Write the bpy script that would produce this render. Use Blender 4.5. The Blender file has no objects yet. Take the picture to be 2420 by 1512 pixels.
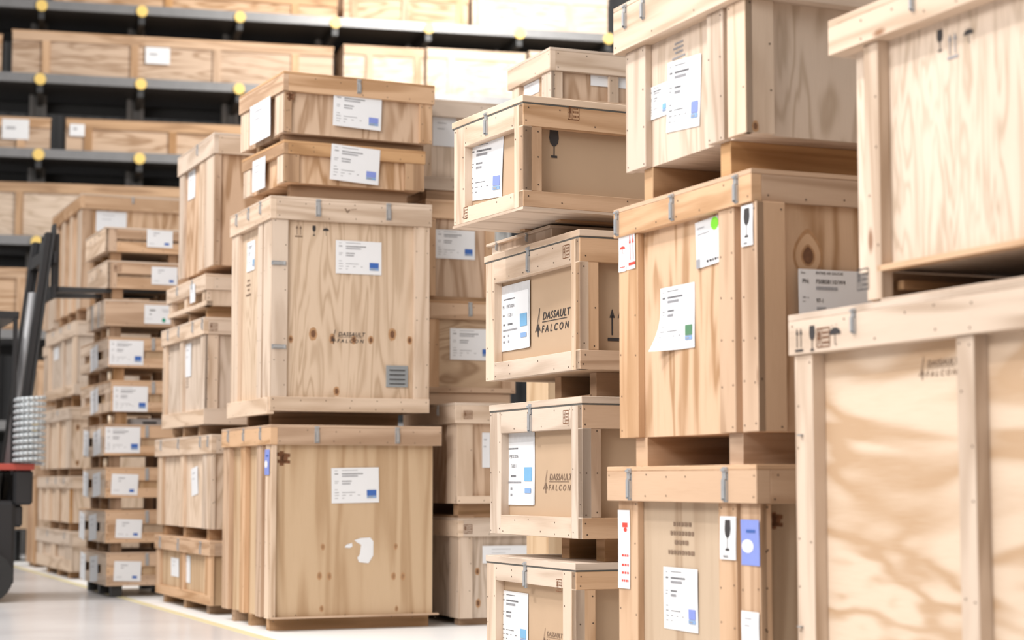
import bpy, bmesh, math, random
from mathutils import Vector, Matrix
random.seed(7)
SC = bpy.context.scene
C = SC.collection
# ---------------------------------------------------------------- camera
F, CX, CY = 4460.0, 1210.0, 756.0
PITCH = math.atan(384.0 / F)
CAMH = 0.94
CAM = Vector((0, 0, CAMH))
cd = bpy.data.cameras.new('camera'); cam = bpy.data.objects.new('camera', cd); C.objects.link(cam)
cam.location = CAM; cam.rotation_euler = (math.pi/2 + PITCH, 0, 0)
cd.sensor_width = 36; cd.lens = 36 * F / 2420; cd.clip_end = 200
cd.dof.use_dof = True; cd.dof.focus_distance = 8.8; cd.dof.aperture_fstop = 2.1
SC.camera = cam
# ---------------------------------------------------------------- world, light, exposure
wd = bpy.data.worlds.new('world'); SC.world = wd; wd.use_nodes = True
bg = wd.node_tree.nodes['Background']; bg.inputs[0].default_value = (1.0, 0.955, 0.925, 1); bg.inputs[1].default_value = 1.0
_t = wd.node_tree; _c = _t.nodes.new('ShaderNodeTexCoord'); _s = _t.nodes.new('ShaderNodeSeparateXYZ'); _m = _t.nodes.new('ShaderNodeMapRange'); _r = _t.nodes.new('ShaderNodeValToRGB')   # hall ambience: bright roof, dimmer sides
_t.links.new(_c.outputs['Generated'], _s.inputs[0]); _t.links.new(_s.outputs['Z'], _m.inputs[0]); _m.inputs[1].default_value = -1; _t.links.new(_m.outputs[0], _r.inputs[0]); _t.links.new(_r.outputs[0], bg.inputs[0])
_r.color_ramp.elements[0].position = .45; _r.color_ramp.elements[0].color = (.13, .115, .10, 1); _r.color_ramp.elements[1].position = .85; _r.color_ramp.elements[1].color = (.88, .85, .82, 1)
def aim(o, d): o.rotation_euler = Vector(d).to_track_quat('-Z', 'Y').to_euler()
sl = bpy.data.lights.new('roof_daylight', 'SUN'); sl.energy = 1.45; sl.angle = math.radians(4); sl.color = (1.0, 0.965, 0.94)
so = bpy.data.objects.new('roof_daylight', sl); C.objects.link(so); so.location = (-6, 0, 9); aim(so, (0.60, 0.25, -0.90))
def area(name, loc, d, sx, sy, e, col):
    l = bpy.data.lights.new(name, 'AREA'); l.shape = 'RECTANGLE'; l.size = sx; l.size_y = sy; l.energy = e; l.color = col
    o = bpy.data.objects.new(name, l); C.objects.link(o); o.location = loc; aim(o, d); return o
area('aisle_high_bay_light', (-3.6, 10.5, 6.3), (0.5, 0.21, -0.75), 13, 1.0, 430, (1, 0.97, 0.955))
area('aisle_front_fill_light', (-4.6, 3.5, 4.6), (0.45, 0.8, -0.38), 4.0, 1.6, 360, (1, 0.97, 0.945))  # added fill that brightens the end faces, not a hung hall lamp
area('rack_high_bay_light', (0.8, 20.6, 8.6), (0.0, 0.75, -0.5), 2.2, 0.8, 900, (1, 0.96, 0.9))
SC.view_settings.view_transform = 'Standard'; SC.view_settings.look = 'None'
SC.view_settings.exposure = 0.02; SC.view_settings.gamma = 1.0
SC.view_settings.use_curve_mapping = False

# ---------------------------------------------------------------- materials
def newmat(name):
    m = bpy.data.materials.new(name); m.use_nodes = True
    return m, m.node_tree.nodes, m.node_tree.links, m.node_tree.nodes['Principled BSDF']
def flat(name, col, rough=0.6, metal=0.0, var=0.05, scale=30):
    m, N, L, b = newmat(name)
    tc = N.new('ShaderNodeTexCoord'); n = N.new('ShaderNodeTexNoise'); n.inputs['Scale'].default_value = scale; n.inputs['Detail'].default_value = 3
    L.new(tc.outputs['Object'], n.inputs['Vector'])
    mx = N.new('ShaderNodeMix'); mx.data_type = 'RGBA'
    mx.inputs['A'].default_value = tuple(c*(1-var) for c in col)+(1,); mx.inputs['B'].default_value = tuple(min(1, c*(1+var)) for c in col)+(1,)
    L.new(n.outputs['Fac'], mx.inputs['Factor']); L.new(mx.outputs['Result'], b.inputs['Base Color'])
    b.inputs['Roughness'].default_value = rough; b.inputs['Metallic'].default_value = metal
    return m
def wood(name, base, dark, su=0.55, sv=5.0, rings=26, con=0.35, distort=0.5, knots=0.0, rough=0.62):
    base = (base[0]*.90, base[1]*.89, base[2]*.87); dark = (dark[0]*.70, dark[1]*.72, dark[2]*.74)
    m, N, L, b = newmat(name)
    uv = N.new('ShaderNodeUVMap'); uv.uv_map = 'UVMap'
    def mapping(x, y):
        mp = N.new('ShaderNodeMapping'); mp.inputs['Scale'].default_value = (x, y, 1); L.new(uv.outputs[0], mp.inputs[0]); return mp.outputs[0]
    def math_(op, a, b_=None, c=None):
        n = N.new('ShaderNodeMath'); n.operation = op
        for i, v in enumerate((a, b_, c)):
            if v is None: continue
            if isinstance(v, (int, float)): n.inputs[i].default_value = v
            else: L.new(v, n.inputs[i])
        return n.outputs[0]
    def noise(vec, sc, det, dis=0.0):
        n = N.new('ShaderNodeTexNoise'); n.inputs['Scale'].default_value = sc; n.inputs['Detail'].default_value = det; n.inputs['Distortion'].default_value = dis
        L.new(vec, n.inputs['Vector']); return n.outputs['Fac']
    def mix(f, a, b_, typ='MIX'):
        n = N.new('ShaderNodeMix'); n.data_type = 'RGBA'; n.blend_type = typ
        for s, v in (('Factor', f), ('A', a), ('B', b_)):
            if isinstance(v, (int, float)): n.inputs[s].default_value = v
            elif isinstance(v, tuple): n.inputs[s].default_value = v + (1,)
            else: L.new(v, n.inputs[s])
        return n.outputs['Result']
    n1 = noise(mapping(su, sv), 1.0, 2.5, distort)
    s = math_('SINE', math_('MULTIPLY', n1, rings)); s = math_('MULTIPLY_ADD', s, 0.5, 0.5); s = math_('POWER', s, 2.2)
    tone = noise(mapping(su*0.9, sv*0.5), 1.3, 2)
    fib = noise(mapping(9, 190), 1.0, 3)
    f = math_('MULTIPLY', s, math_('MULTIPLY', math_('SUBTRACT', tone, 0.10), con*3.6)); 
    f = math_('ADD', f, math_('MULTIPLY', math_('SUBTRACT', fib, 0.45), con*0.8))
    cl = N.new('ShaderNodeClamp'); L.new(f, cl.inputs[0])
    col = mix(cl.outputs[0], base, dark)
    t2 = math_('MULTIPLY', math_('SUBTRACT', tone, 0.42), 1.1)
    c2 = N.new('ShaderNodeClamp'); L.new(t2, c2.inputs[0])
    col = mix(c2.outputs[0], col, tuple(0.62*a+0.38*d for a, d in zip(base, dark)))
    if knots > 0:
        v = N.new('ShaderNodeTexVoronoi'); v.inputs['Scale'].default_value = 1.0; L.new(mapping(1.7, 5.0), v.inputs['Vector'])
        sep = N.new('ShaderNodeSeparateColor'); L.new(v.outputs['Color'], sep.inputs[0])
        on = math_('LESS_THAN', sep.outputs[0], knots)
        k = N.new('ShaderNodeMapRange'); k.inputs[1].default_value = 0.045; k.inputs[2].default_value = 0.085; k.inputs[3].default_value = 0.85; k.inputs[4].default_value = 0
        L.new(v.outputs['Distance'], k.inputs[0])
        col = mix(math_('MULTIPLY', on, k.outputs[0]), col, (0.22, 0.10, 0.045))
    oi = N.new('ShaderNodeObjectInfo')
    hs = N.new('ShaderNodeHueSaturation'); L.new(col, hs.inputs['Color'])
    L.new(math_('MULTIPLY_ADD', oi.outputs['Random'], 0.16, 0.92), hs.inputs['Value'])
    L.new(math_('MULTIPLY_ADD', oi.outputs['Random'], 0.25, 0.88), hs.inputs['Saturation'])
    L.new(hs.outputs[0], b.inputs['Base Color'])
    b.inputs['Roughness'].default_value = rough; b.inputs['Specular IOR Level'].default_value = 0.25
    bp = N.new('ShaderNodeBump'); bp.inputs['Strength'].default_value = 0.12; bp.inputs['Distance'].default_value = 0.002
    L.new(fib, bp.inputs['Height']); L.new(bp.outputs[0], b.inputs['Normal'])
    return m
M = {}
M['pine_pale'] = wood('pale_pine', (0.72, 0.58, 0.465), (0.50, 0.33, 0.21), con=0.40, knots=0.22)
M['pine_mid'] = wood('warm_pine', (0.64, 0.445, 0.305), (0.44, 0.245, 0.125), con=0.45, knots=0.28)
M['pine_orange'] = wood('orange_pine', (0.60, 0.37, 0.20), (0.40, 0.205, 0.09), con=0.5, knots=0.3)
M['skid'] = wood('skid_pine', (0.46, 0.30, 0.19), (0.30, 0.17, 0.08), con=0.5, knots=0.2)
M['ply_pale'] = wood('pale_plywood', (0.73, 0.595, 0.485), (0.50, 0.34, 0.21), su=0.9, sv=4.5, rings=60, con=0.36, distort=0.35)
M['ply_wavy'] = wood('wavy_plywood', (0.74, 0.60, 0.475), (0.66, 0.43, 0.26), su=0.7, sv=2.8, rings=30, con=0.7, distort=.8)
M['ply_warm'] = wood('warm_plywood', (0.68, 0.49, 0.35), (0.45, 0.25, 0.125), su=0.8, sv=5.5, rings=34, con=0.52, distort=0.5)
M['ply_mid'] = wood('tan_plywood', (0.60, 0.45, 0.31), (0.43, 0.25, 0.125), su=0.35, sv=5.0, rings=24, con=0.36, distort=0.3)
M['ply_line'] = wood('contour_plywood', (0.60, 0.42, 0.265), (0.36, 0.19, 0.085), su=0.9, sv=3.2, rings=70, con=0.52, distort=1.0)
M['ply_fine'] = wood('fine_grained_plywood', (0.75, 0.63, 0.53), (0.50, 0.36, 0.24), su=1.6, sv=11, rings=46, con=.33, distort=.7)
M['card'] = flat('kraft_cardboard', (0.45, 0.315, 0.205), 0.85, 0, 0.05, 6)
M['paper'] = flat('white_paper', (0.74, 0.745, 0.76), 0.55, 0, 0.02, 8)
M['ink'] = flat('black_ink', (0.035, 0.03, 0.03), 0.6)
M['soft_ink'] = flat('soft_black_ink', (0.11, 0.11, 0.12), 0.6)
M['grey_ink'] = flat('grey_ink', (0.30, 0.30, 0.32), 0.6)
M['faded_ink'] = flat('faded_brown_ink', (0.20, 0.13, 0.085), 0.7, 0, 0.3, 40)
M['burn'] = flat('burnt_mark', (0.16, 0.065, 0.025), 0.8, 0, 0.5, 60)
M['blue'] = flat('blue_print', (0.045, 0.13, 0.42), 0.5)
M['blue2'] = flat('pale_blue_print', (0.22, 0.36, 0.60), 0.5)
M['cyan'] = flat('light_blue_print', (0.17, 0.38, 0.60), 0.5)
M['green'] = flat('green_print', (0.02, 0.28, 0.17), 0.5)
M['dgreen'] = flat('dark_green_print', (0.09, 0.22, 0.12), 0.5)
M['lime'] = flat('lime_sticker', (0.24, 0.78, 0.05), 0.5)
M['red'] = flat('red_print', (0.72, 0.06, 0.04), 0.5)
M['violet'] = flat('violet_blue_tag', (0.21, 0.27, 0.62), 0.5)
M['zinc'] = flat('zinc_steel', (0.50, 0.51, 0.52), 0.42, 0.6, 0.12, 60)
M['vent'] = flat('grey_painted_steel', (0.30, 0.32, 0.33), 0.5, 0.2, 0.05)
M['seal'] = flat('dark_rubber_seal', (0.09, 0.085, 0.075), 0.8)
M['nail'] = flat('dark_nail', (0.09, 0.055, 0.035), 0.6)
M['knot'] = flat('brown_knot', (0.155, 0.07, 0.032), 0.7, 0, 0.5, 70)
M['soft_knot'] = flat('faint_knot', (0.30, 0.165, 0.08), 0.7, 0, 0.3, 50)
M['halo'] = flat('knot_ring_wood', (0.42, 0.235, 0.115), 0.7, 0, 0.3, 50)
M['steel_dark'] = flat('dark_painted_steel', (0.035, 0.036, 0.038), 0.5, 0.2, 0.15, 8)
M['steel_grey'] = flat('grey_rack_steel', (0.20, 0.20, 0.205), 0.45, 0.3, 0.15, 8)
M['steel_post'] = flat('pale_upright_steel', (0.26, 0.255, 0.25), 0.5, 0.2, 0.1, 8)
M['yellow'] = flat('yellow_plastic', (0.78, 0.55, 0.16), 0.5)
M['black'] = flat('black_truck_paint', (0.02, 0.02, 0.022), 0.4, 0.1)
M['truck_red'] = flat('red_truck_paint', (0.42, 0.07, 0.05), 0.4)
M['rubber'] = flat('black_rubber', (0.02, 0.02, 0.02), 0.7)
M['hose'] = flat('pale_grey_hose', (0.52, 0.56, 0.58), 0.35, 0.2)
M['white_plastic'] = flat('white_plastic', (0.85, 0.86, 0.87), 0.3)
M['pouch'] = flat('grey_plastic_pouch', (0.60, 0.60, 0.61), 0.25, 0, 0.15, 25)
M['brass'] = flat('pale_pine_peg', (0.78, 0.64, 0.48), 0.6)
M['tape'] = flat('yellow_floor_tape', (0.62, 0.56, 0.34), 0.45)

# ---------------------------------------------------------------- mesh helpers
AX = 'xyz'
def box(bm, x0, x1, y0, y1, z0, z1, g=2, mi=0, q=None):
    uvl = bm.loops.layers.uv.verify()
    if x1 < x0: x0, x1 = x1, x0
    if y1 < y0: y0, y1 = y1, y0
    if z1 < z0: z0, z1 = z1, z0
    v = [bm.verts.new((x, y, z)) for x in (x0, x1) for y in (y0, y1) for z in (z0, z1)]
    ou, ov = random.uniform(0, 60), random.uniform(0, 60)
    for idx, n in (((0, 1, 3, 2), 0), ((4, 6, 7, 5), 0), ((0, 4, 5, 1), 1), ((2, 3, 7, 6), 1), ((0, 2, 6, 4), 2), ((1, 5, 7, 3), 2)):
        f = bm.faces.new([v[i] for i in idx]); f.material_index = mi
        pl = [a for a in range(3) if a != n]
        if g in pl: a, b = g, [p for p in pl if p != g][0]
        else: a, b = pl
        for lp in f.loops:
            lp[uvl].uv = (lp.vert.co[a] + ou, lp.vert.co[b] + ov + n*3.3)
    return v
def link(name, bm, mats, parent=None, bevel=0.0):
    bm.loops.layers.uv.verify()
    me = bpy.data.meshes.new(name); bm.to_mesh(me); bm.free()
    me.uv_layers[0].name = 'UVMap'; me.uv_layers[0].active_render = True
    for m in (mats if isinstance(mats, (list, tuple)) else [mats]): me.materials.append(M[m] if isinstance(m, str) else m)
    o = bpy.data.objects.new(name, me); C.objects.link(o)
    if parent: o.parent = parent
    if bevel:
        md = o.modifiers.new('bevel', 'BEVEL'); md.width = bevel; md.segments = 1; md.limit_method = 'ANGLE'
    return o
def tag(o, label=None, cat=None, group=None, kind=None):
    for k, v in (('label', label), ('category', cat), ('group', group), ('kind', kind)):
        if v: o[k] = v
    return o
def empty(name, loc, rz=0):
    o = bpy.data.objects.new(name, None); C.objects.link(o); o.location = loc; o.rotation_euler = (0, 0, rz); o.empty_display_size = 0.1; return o
def tube(bm, p0, p1, r, n=12, mi=0, r1=None):
    p0, p1 = Vector(p0), Vector(p1); d = (p1-p0).normalized()
    a = d.orthogonal().normalized(); b = d.cross(a); r1 = r if r1 is None else r1
    A = [bm.verts.new(p0 + a*math.cos(t)*r + b*math.sin(t)*r) for t in [2*math.pi*i/n for i in range(n)]]
    B = [bm.verts.new(p1 + a*math.cos(t)*r1 + b*math.sin(t)*r1) for t in [2*math.pi*i/n for i in range(n)]]
    for i in range(n):
        f = bm.faces.new((A[i], A[(i+1) % n], B[(i+1) % n], B[i])); f.material_index = mi; f.smooth = True
    bm.faces.new(A[::-1]).material_index = mi; bm.faces.new(B).material_index = mi
_tc = {}
def text_polys(s, size=1.0, bold=0.0, shear=0.0, space=1.0, sx=1.0):
    key = (s, size, bold, shear, space, sx)
    if key in _tc: return _tc[key]
    cu = bpy.data.curves.new('t', 'FONT'); cu.body = s; cu.size = size; cu.offset = bold*size; cu.shear = shear; cu.space_character = space
    cu.resolution_u = 3; cu.align_x = 'LEFT'
    o = bpy.data.objects.new('t', cu); C.objects.link(o)
    dg = bpy.context.evaluated_depsgraph_get(); dg.update()
    me = bpy.data.meshes.new_from_object(o.evaluated_get(dg))
    ps = [[(me.vertices[i].co.x*sx, me.vertices[i].co.y) for i in p.vertices] for p in me.polygons]
    bpy.data.objects.remove(o); bpy.data.curves.remove(cu); bpy.data.meshes.remove(me)
    _tc[key] = ps
    return ps
def rect(x0, y0, x1, y1): return [(x0, y0), (x1, y0), (x1, y1), (x0, y1)]
def shift(ps, dx, dy, s=1.0): return [[(x*s+dx, y*s+dy) for x, y in p] for p in ps]
def disc(cx, cy, rx, ry, n=14, a0=0, a1=2*math.pi, jit=0):
    return [(cx+rx*math.cos(a0+(a1-a0)*i/n)*(1+random.uniform(-jit, jit)), cy+ry*math.sin(a0+(a1-a0)*i/n)*(1+random.uniform(-jit, jit))) for i in range(n + (0 if a1-a0 > 6.2 else 1))]
def stroke(pts, w):
    out = []
    for (x0, y0), (x1, y1) in zip(pts, pts[1:]):
        dx, dy = x1-x0, y1-y0; l = math.hypot(dx, dy) or 1; nx, ny = -dy/l*w/2, dx/l*w/2
        out.append([(x0+nx, y0+ny), (x0-nx, y0-ny), (x1-nx, y1-ny), (x1+nx, y1+ny)])
    return out
# marks: unit height 1, centred on (0,0)
def sym_arrows(): 
    o = [rect(-.42, -.5, .42, -.40)]
    for c in (-.2, .2): o += [rect(c-.035, -.32, c+.035, .3), [(c-.13, .22), (c+.13, .22), (c, .5)]]
    return o
def sym_glass():
    return [[(-.17, .5), (.17, .5), (.20, .2), (.16, .02), (.06, -.08), (-.06, -.08), (-.16, .02), (-.20, .2)], rect(-.022, -.42, .022, -.06), rect(-.13, -.5, .13, -.42)]
def sym_umbrella():
    return [disc(0, .08, .42, .36, 14, 0, math.pi), rect(-.02, -.45, .02, .1)] + stroke([(-.0, -.45), (.06, -.5), (.12, -.44)], .04) + [disc(-.2, .55, .03, .04, 6), disc(.1, .6, .03, .04, 6)]
def sym_recycle():
    o = []
    for k in range(3):
        a = math.radians(90+120*k); b = math.radians(210+120*k)
        p, q = (.42*math.cos(a), .42*math.sin(a)), (.42*math.cos(b), .42*math.sin(b))
        s0 = (p[0]*.8+q[0]*.2, p[1]*.8+q[1]*.2); s1 = (p[0]*.28+q[0]*.72, p[1]*.28+q[1]*.72)
        o += stroke([s0, s1], .11)
        dx, dy = q[0]-p[0], q[1]-p[1]; l = math.hypot(dx, dy); dx /= l; dy /= l
        o.append([(s1[0]-dy*.14, s1[1]+dx*.14), (s1[0]+dy*.14, s1[1]-dx*.14), (s1[0]+dx*.16, s1[1]+dy*.16)])
    return o
def sym_brand():   # burnt heat-treatment stamp: framed box, wheat ear left, letters right
    o = stroke([(-.75, -.5), (.75, -.5), (.75, .5), (-.75, .5), (-.75, -.5)], .07)
    o += stroke([(-.2, -.5), (-.2, .5)], .06) + stroke([(-.48, -.38), (-.48, .36)], .1) + stroke([(-.62, -.1), (-.48, .2), (-.34, -.1)], .1) + stroke([(-.62, .15), (-.48, .4), (-.34, .15)], .08)
    for r in (.25, 0, -.28):
        x = -.08
        while x < .62:
            w = random.uniform(.06, .16); o.append(rect(x, r-.07, x+w, r+.07)); x += w+.06
    return o
def sym_logo():
    o = []
    o += shift(text_polys('DASSAULT', .44, .018, .25, 1.12, 1.0), -.78, .10)
    o += [rect(-.80, -.01, 1.30, .02)]
    o += shift(text_polys('FALCON', .42, .012, .25, 1.62, 1.0), -.88, -.44)
    # emblem: tall slim spire over a fanned tail
    o += stroke([(-1.02, .62), (-1.28, -.18)], .03) + stroke([(-1.02, .62), (-1.10, -.1)], .025) + stroke([(-1.28, -.18), (-1.42, -.38), (-1.22, -.24), (-1.16, -.60), (-1.08, -.2), (-.98, -.36), (-1.10, -.1)], .035)
    o += [[(-1.24, -.16), (-1.15, -.02), (-1.12, -.3), (-1.19, -.42)]]
    return o
def sym_dots():
    return [disc(random.uniform(-.5, .5), random.uniform(-.5, .5), .06, .09, 6) for _ in range(7)]
def sym_lines4():
    o = []
    for r, w in ((.42, .35), (.15, .5), (-.12, .3), (-.42, .6)):
        x = -w
        while x < w:
            d = random.uniform(.06, .16); o.append(rect(x, r-.06, x+d, r+.06)); x += d+.04
    return o
def sym_dark():
    return stroke([(-.5, .3), (.5, .2)], .25) + stroke([(-.4, -.2), (.5, -.25)], .22) + stroke([(-.1, .5), (-.1, -.5)], .3) + [disc(.1, 0, .25, .3, 9)]
def sym_v():
    return stroke([(-.5, .3), (-.3, -.4), (-.1, .1)], .12) + stroke([(0, .1), (.5, .25)], .08)
SYM = dict(arrows=(sym_arrows, 'ink'), glass=(sym_glass, 'ink'), umbrella=(sym_umbrella, 'ink'), recycle=(sym_recycle, 'ink'), brand=(sym_brand, 'burn'),
           logo=(sym_logo, 'ink'), dots=(sym_dots, 'ink'), lines=(sym_lines4, 'faded_ink'), dark=(sym_dark, 'burn'), vee=(sym_v, 'faded_ink'))
SYMNAME = dict(arrows='this_way_up_mark', glass='fragile_glass_mark', umbrella='keep_dry_mark', recycle='recycling_mark', brand='burnt_stamp', logo='stencilled_logo', dots='ink_spots', lines='stencilled_lines', dark='burnt_stamp', vee='pencil_mark')

def words(x0, x1, y, h, w0=.012, w1=.022, gap=.006):
    o, x = [], x0
    while x < x1-.01:
        w = min(random.uniform(w0, w1), x1-x); o.append(rect(x, y-h/2, x+w, y+h/2)); x += w+gap
    return o
def label_layers(kind, w, h):
    """list of (material, polys) in unit square (0..1)"""
    P = [rect(0, 0, 1, 1)]
    if kind.startswith('std'):
        ik = []
        for a in ((.07, .13, .92, .012), (.22, .55, .93, .014), (.07, .15, .83, .03), (.22, .66, .83, .032), (.07, .15, .62, .014), (.07, .13, .57, .014), (.22, .42, .62, .03), (.07, .14, .38, .014), (.22, .5, .30, .016),
                  (.07, .16, .30, .018), (.07, .16, .22, .014), (.07, .14, .14, .014), (.22, .30, .22, .014), (.38, .43, .22, .016), (.55, .6, .22, .016), (.22, .26, .14, .014)): ik += words(*a)
        gk = words(.22, .56, .765, .045, .006, .014, .006) + words(.22, .40, .55, .045, .006, .014, .006)
        col = {'std': 'blue', 'stdc': 'cyan', 'stdg': 'dgreen', 'stdv': 'violet'}[kind]
        return [('paper', P), ('soft_ink', ik), ('grey_ink', gk), (col, [rect(.74, .20, .94, .36)]), ('blue2', [rect(.74, .13, .94, .19)]), ('grey_ink', [rect(.76, .145, .86, .17)])]
    if kind == 'small':
        return [('paper', P), ('grey_ink', words(.25, .5, .8, .06) + words(.25, .36, .66, .05) + words(.1, .3, .2, .03)), ('blue', [rect(.68, .14, .86, .28)])]
    if kind == 'dot':
        return [('paper', P), ('ink', words(.2, .42, .72, .07, .03, .08)+words(.2, .28, .5, .06)), ('grey_ink', words(.65, .95, .75, .03)+words(.7, .92, .65, .03)+words(.06, .3, .25, .02)), ('green', [disc(.74, .2, .07*h/w*1.35, .1*1.2, 18)])]
    if kind == 'plain': return [('paper', P), ('grey_ink', words(.2, .6, .8, .03) + words(.2, .5, .6, .03))]
    if kind == 'glass': return [('paper', P), ('ink', [[(x*.8*h/w*.9+.5, y*.72+.56) for x, y in p] for p in sym_glass()] + [[(x+.22, y+.04) for x, y in p] for p in shift(text_polys('FRAGILE', .1, .01), 0, 0, .9)])]
    if kind == 'redarrows':
        a = [[(x*1.0*.9+.5+.12, y*.8+.5) for x, y in p] for p in sym_arrows()]
        return [('paper', P), ('red', a)]
    if kind == 'redumb':
        return [('paper', P), ('red', [[(x*.9+.5, y*.22+.6) for x, y in p] for p in sym_umbrella()] + words(.15, .85, .12, .03))]
    if kind == 'redtext':
        return [('paper', P), ('red', [rect(.35, .78, .8, .84), disc(.6, .75, .16, .03, 8)] + sum([words(.3, .9, y, .03, .08, .2, .05) for y in (.42, .3, .2, .1)], []))]
    if kind == 'violet':
        return [('violet', P), ('paper', [disc(.35, .42, .32, .15, 14)]), ('blue', words(.3, .8, .75, .07))]
    if kind == 'greendot':
        return [('paper', P), ('lime', [disc(.84, .85, .17, .14, 16)]), ('grey_ink', words(.1, .4, .85, .02)+words(.1, .6, .72, .02)+[rect(.0, .0, .16, .2)]), ('ink', words(.45, .95, .1, .05, .04, .1, .04))]
    if kind == 'pn':   # the big readable part label
        T = lambda s, x, y, z, b=0.0: [[(px*z*h/w*.86+x, py*z+y) for px, py in p] for p in text_polys(s, 1.0, b)]
        ik = T('Desi.', .03, .925, .05, .01) + T('ENTREE AIR GAUCHE', .205, .925, .062, .012) + T('PN:', .045, .775, .098, .02) + T('F50B581101W4', .205, .775, .098, .018)
        ik += T('SER. no', .045, .53, .045) + T('Lot', .045, .47, .045) + T('97-1', .205, .47, .092, .02) + T('Qty :', .045, .22, .07, .012) + T('1', .21, .22, .07, .012) + T('BR:', .045, .12, .07, .012) + T('1T', .21, .12, .07, .012)
        gk = words(.205, .47, .70, .06, .004, .009, .004) + words(.21, .33, .37, .06, .004, .009, .004)
        return [('paper', P), ('ink', ik), ('grey_ink', gk), ('blue', [rect(.80, .15, .94, .3)])]
    T = lambda s, x, y, z, b=0.0: [[(px*z*h/w*.8+x, py*z+y) for px, py in p] for p in text_polys(s, 1.0, b)]
    if kind == 'sleeve':  # label in a clear sleeve, light-blue print
        return [('pouch', [rect(-.08, -.02, 1.04, 1.16)]), ('paper', P), ('soft_ink', words(.08, .5, .9, .025)+T('PN', .05, .745, .075, .01)+T('F5BTXX05A', .20, .745, .085, .012)+T('13-2011', .24, .59, .085, .012)+words(.06, .12, .62, .03)+words(.07, .14, .46, .035)+words(.24, .42, .46, .035)),
                ('grey_ink', words(.06, .6, .36, .03)+words(.06, .14, .26, .04)+words(.24, .3, .26, .04)+words(.06, .14, .16, .04)+words(.24, .3, .16, .04)), ('cyan', [rect(.70, .38, .95, .60)]), ('blue2', [rect(.72, .19, .93, .27)])]
    if kind == 'torn':
        return [('paper', [[(.15, .72), (.1, .62), (.28, .6), (.35, .66), (.33, .8)], [(.4, .9), (.5, .8), (.62, .72), (.58, .35), (.5, .22), (.55, .05), (.85, 0), (1, .3), (1, .85), (.9, 1), (.6, .98)]])]
    raise KeyError(kind)

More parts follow.
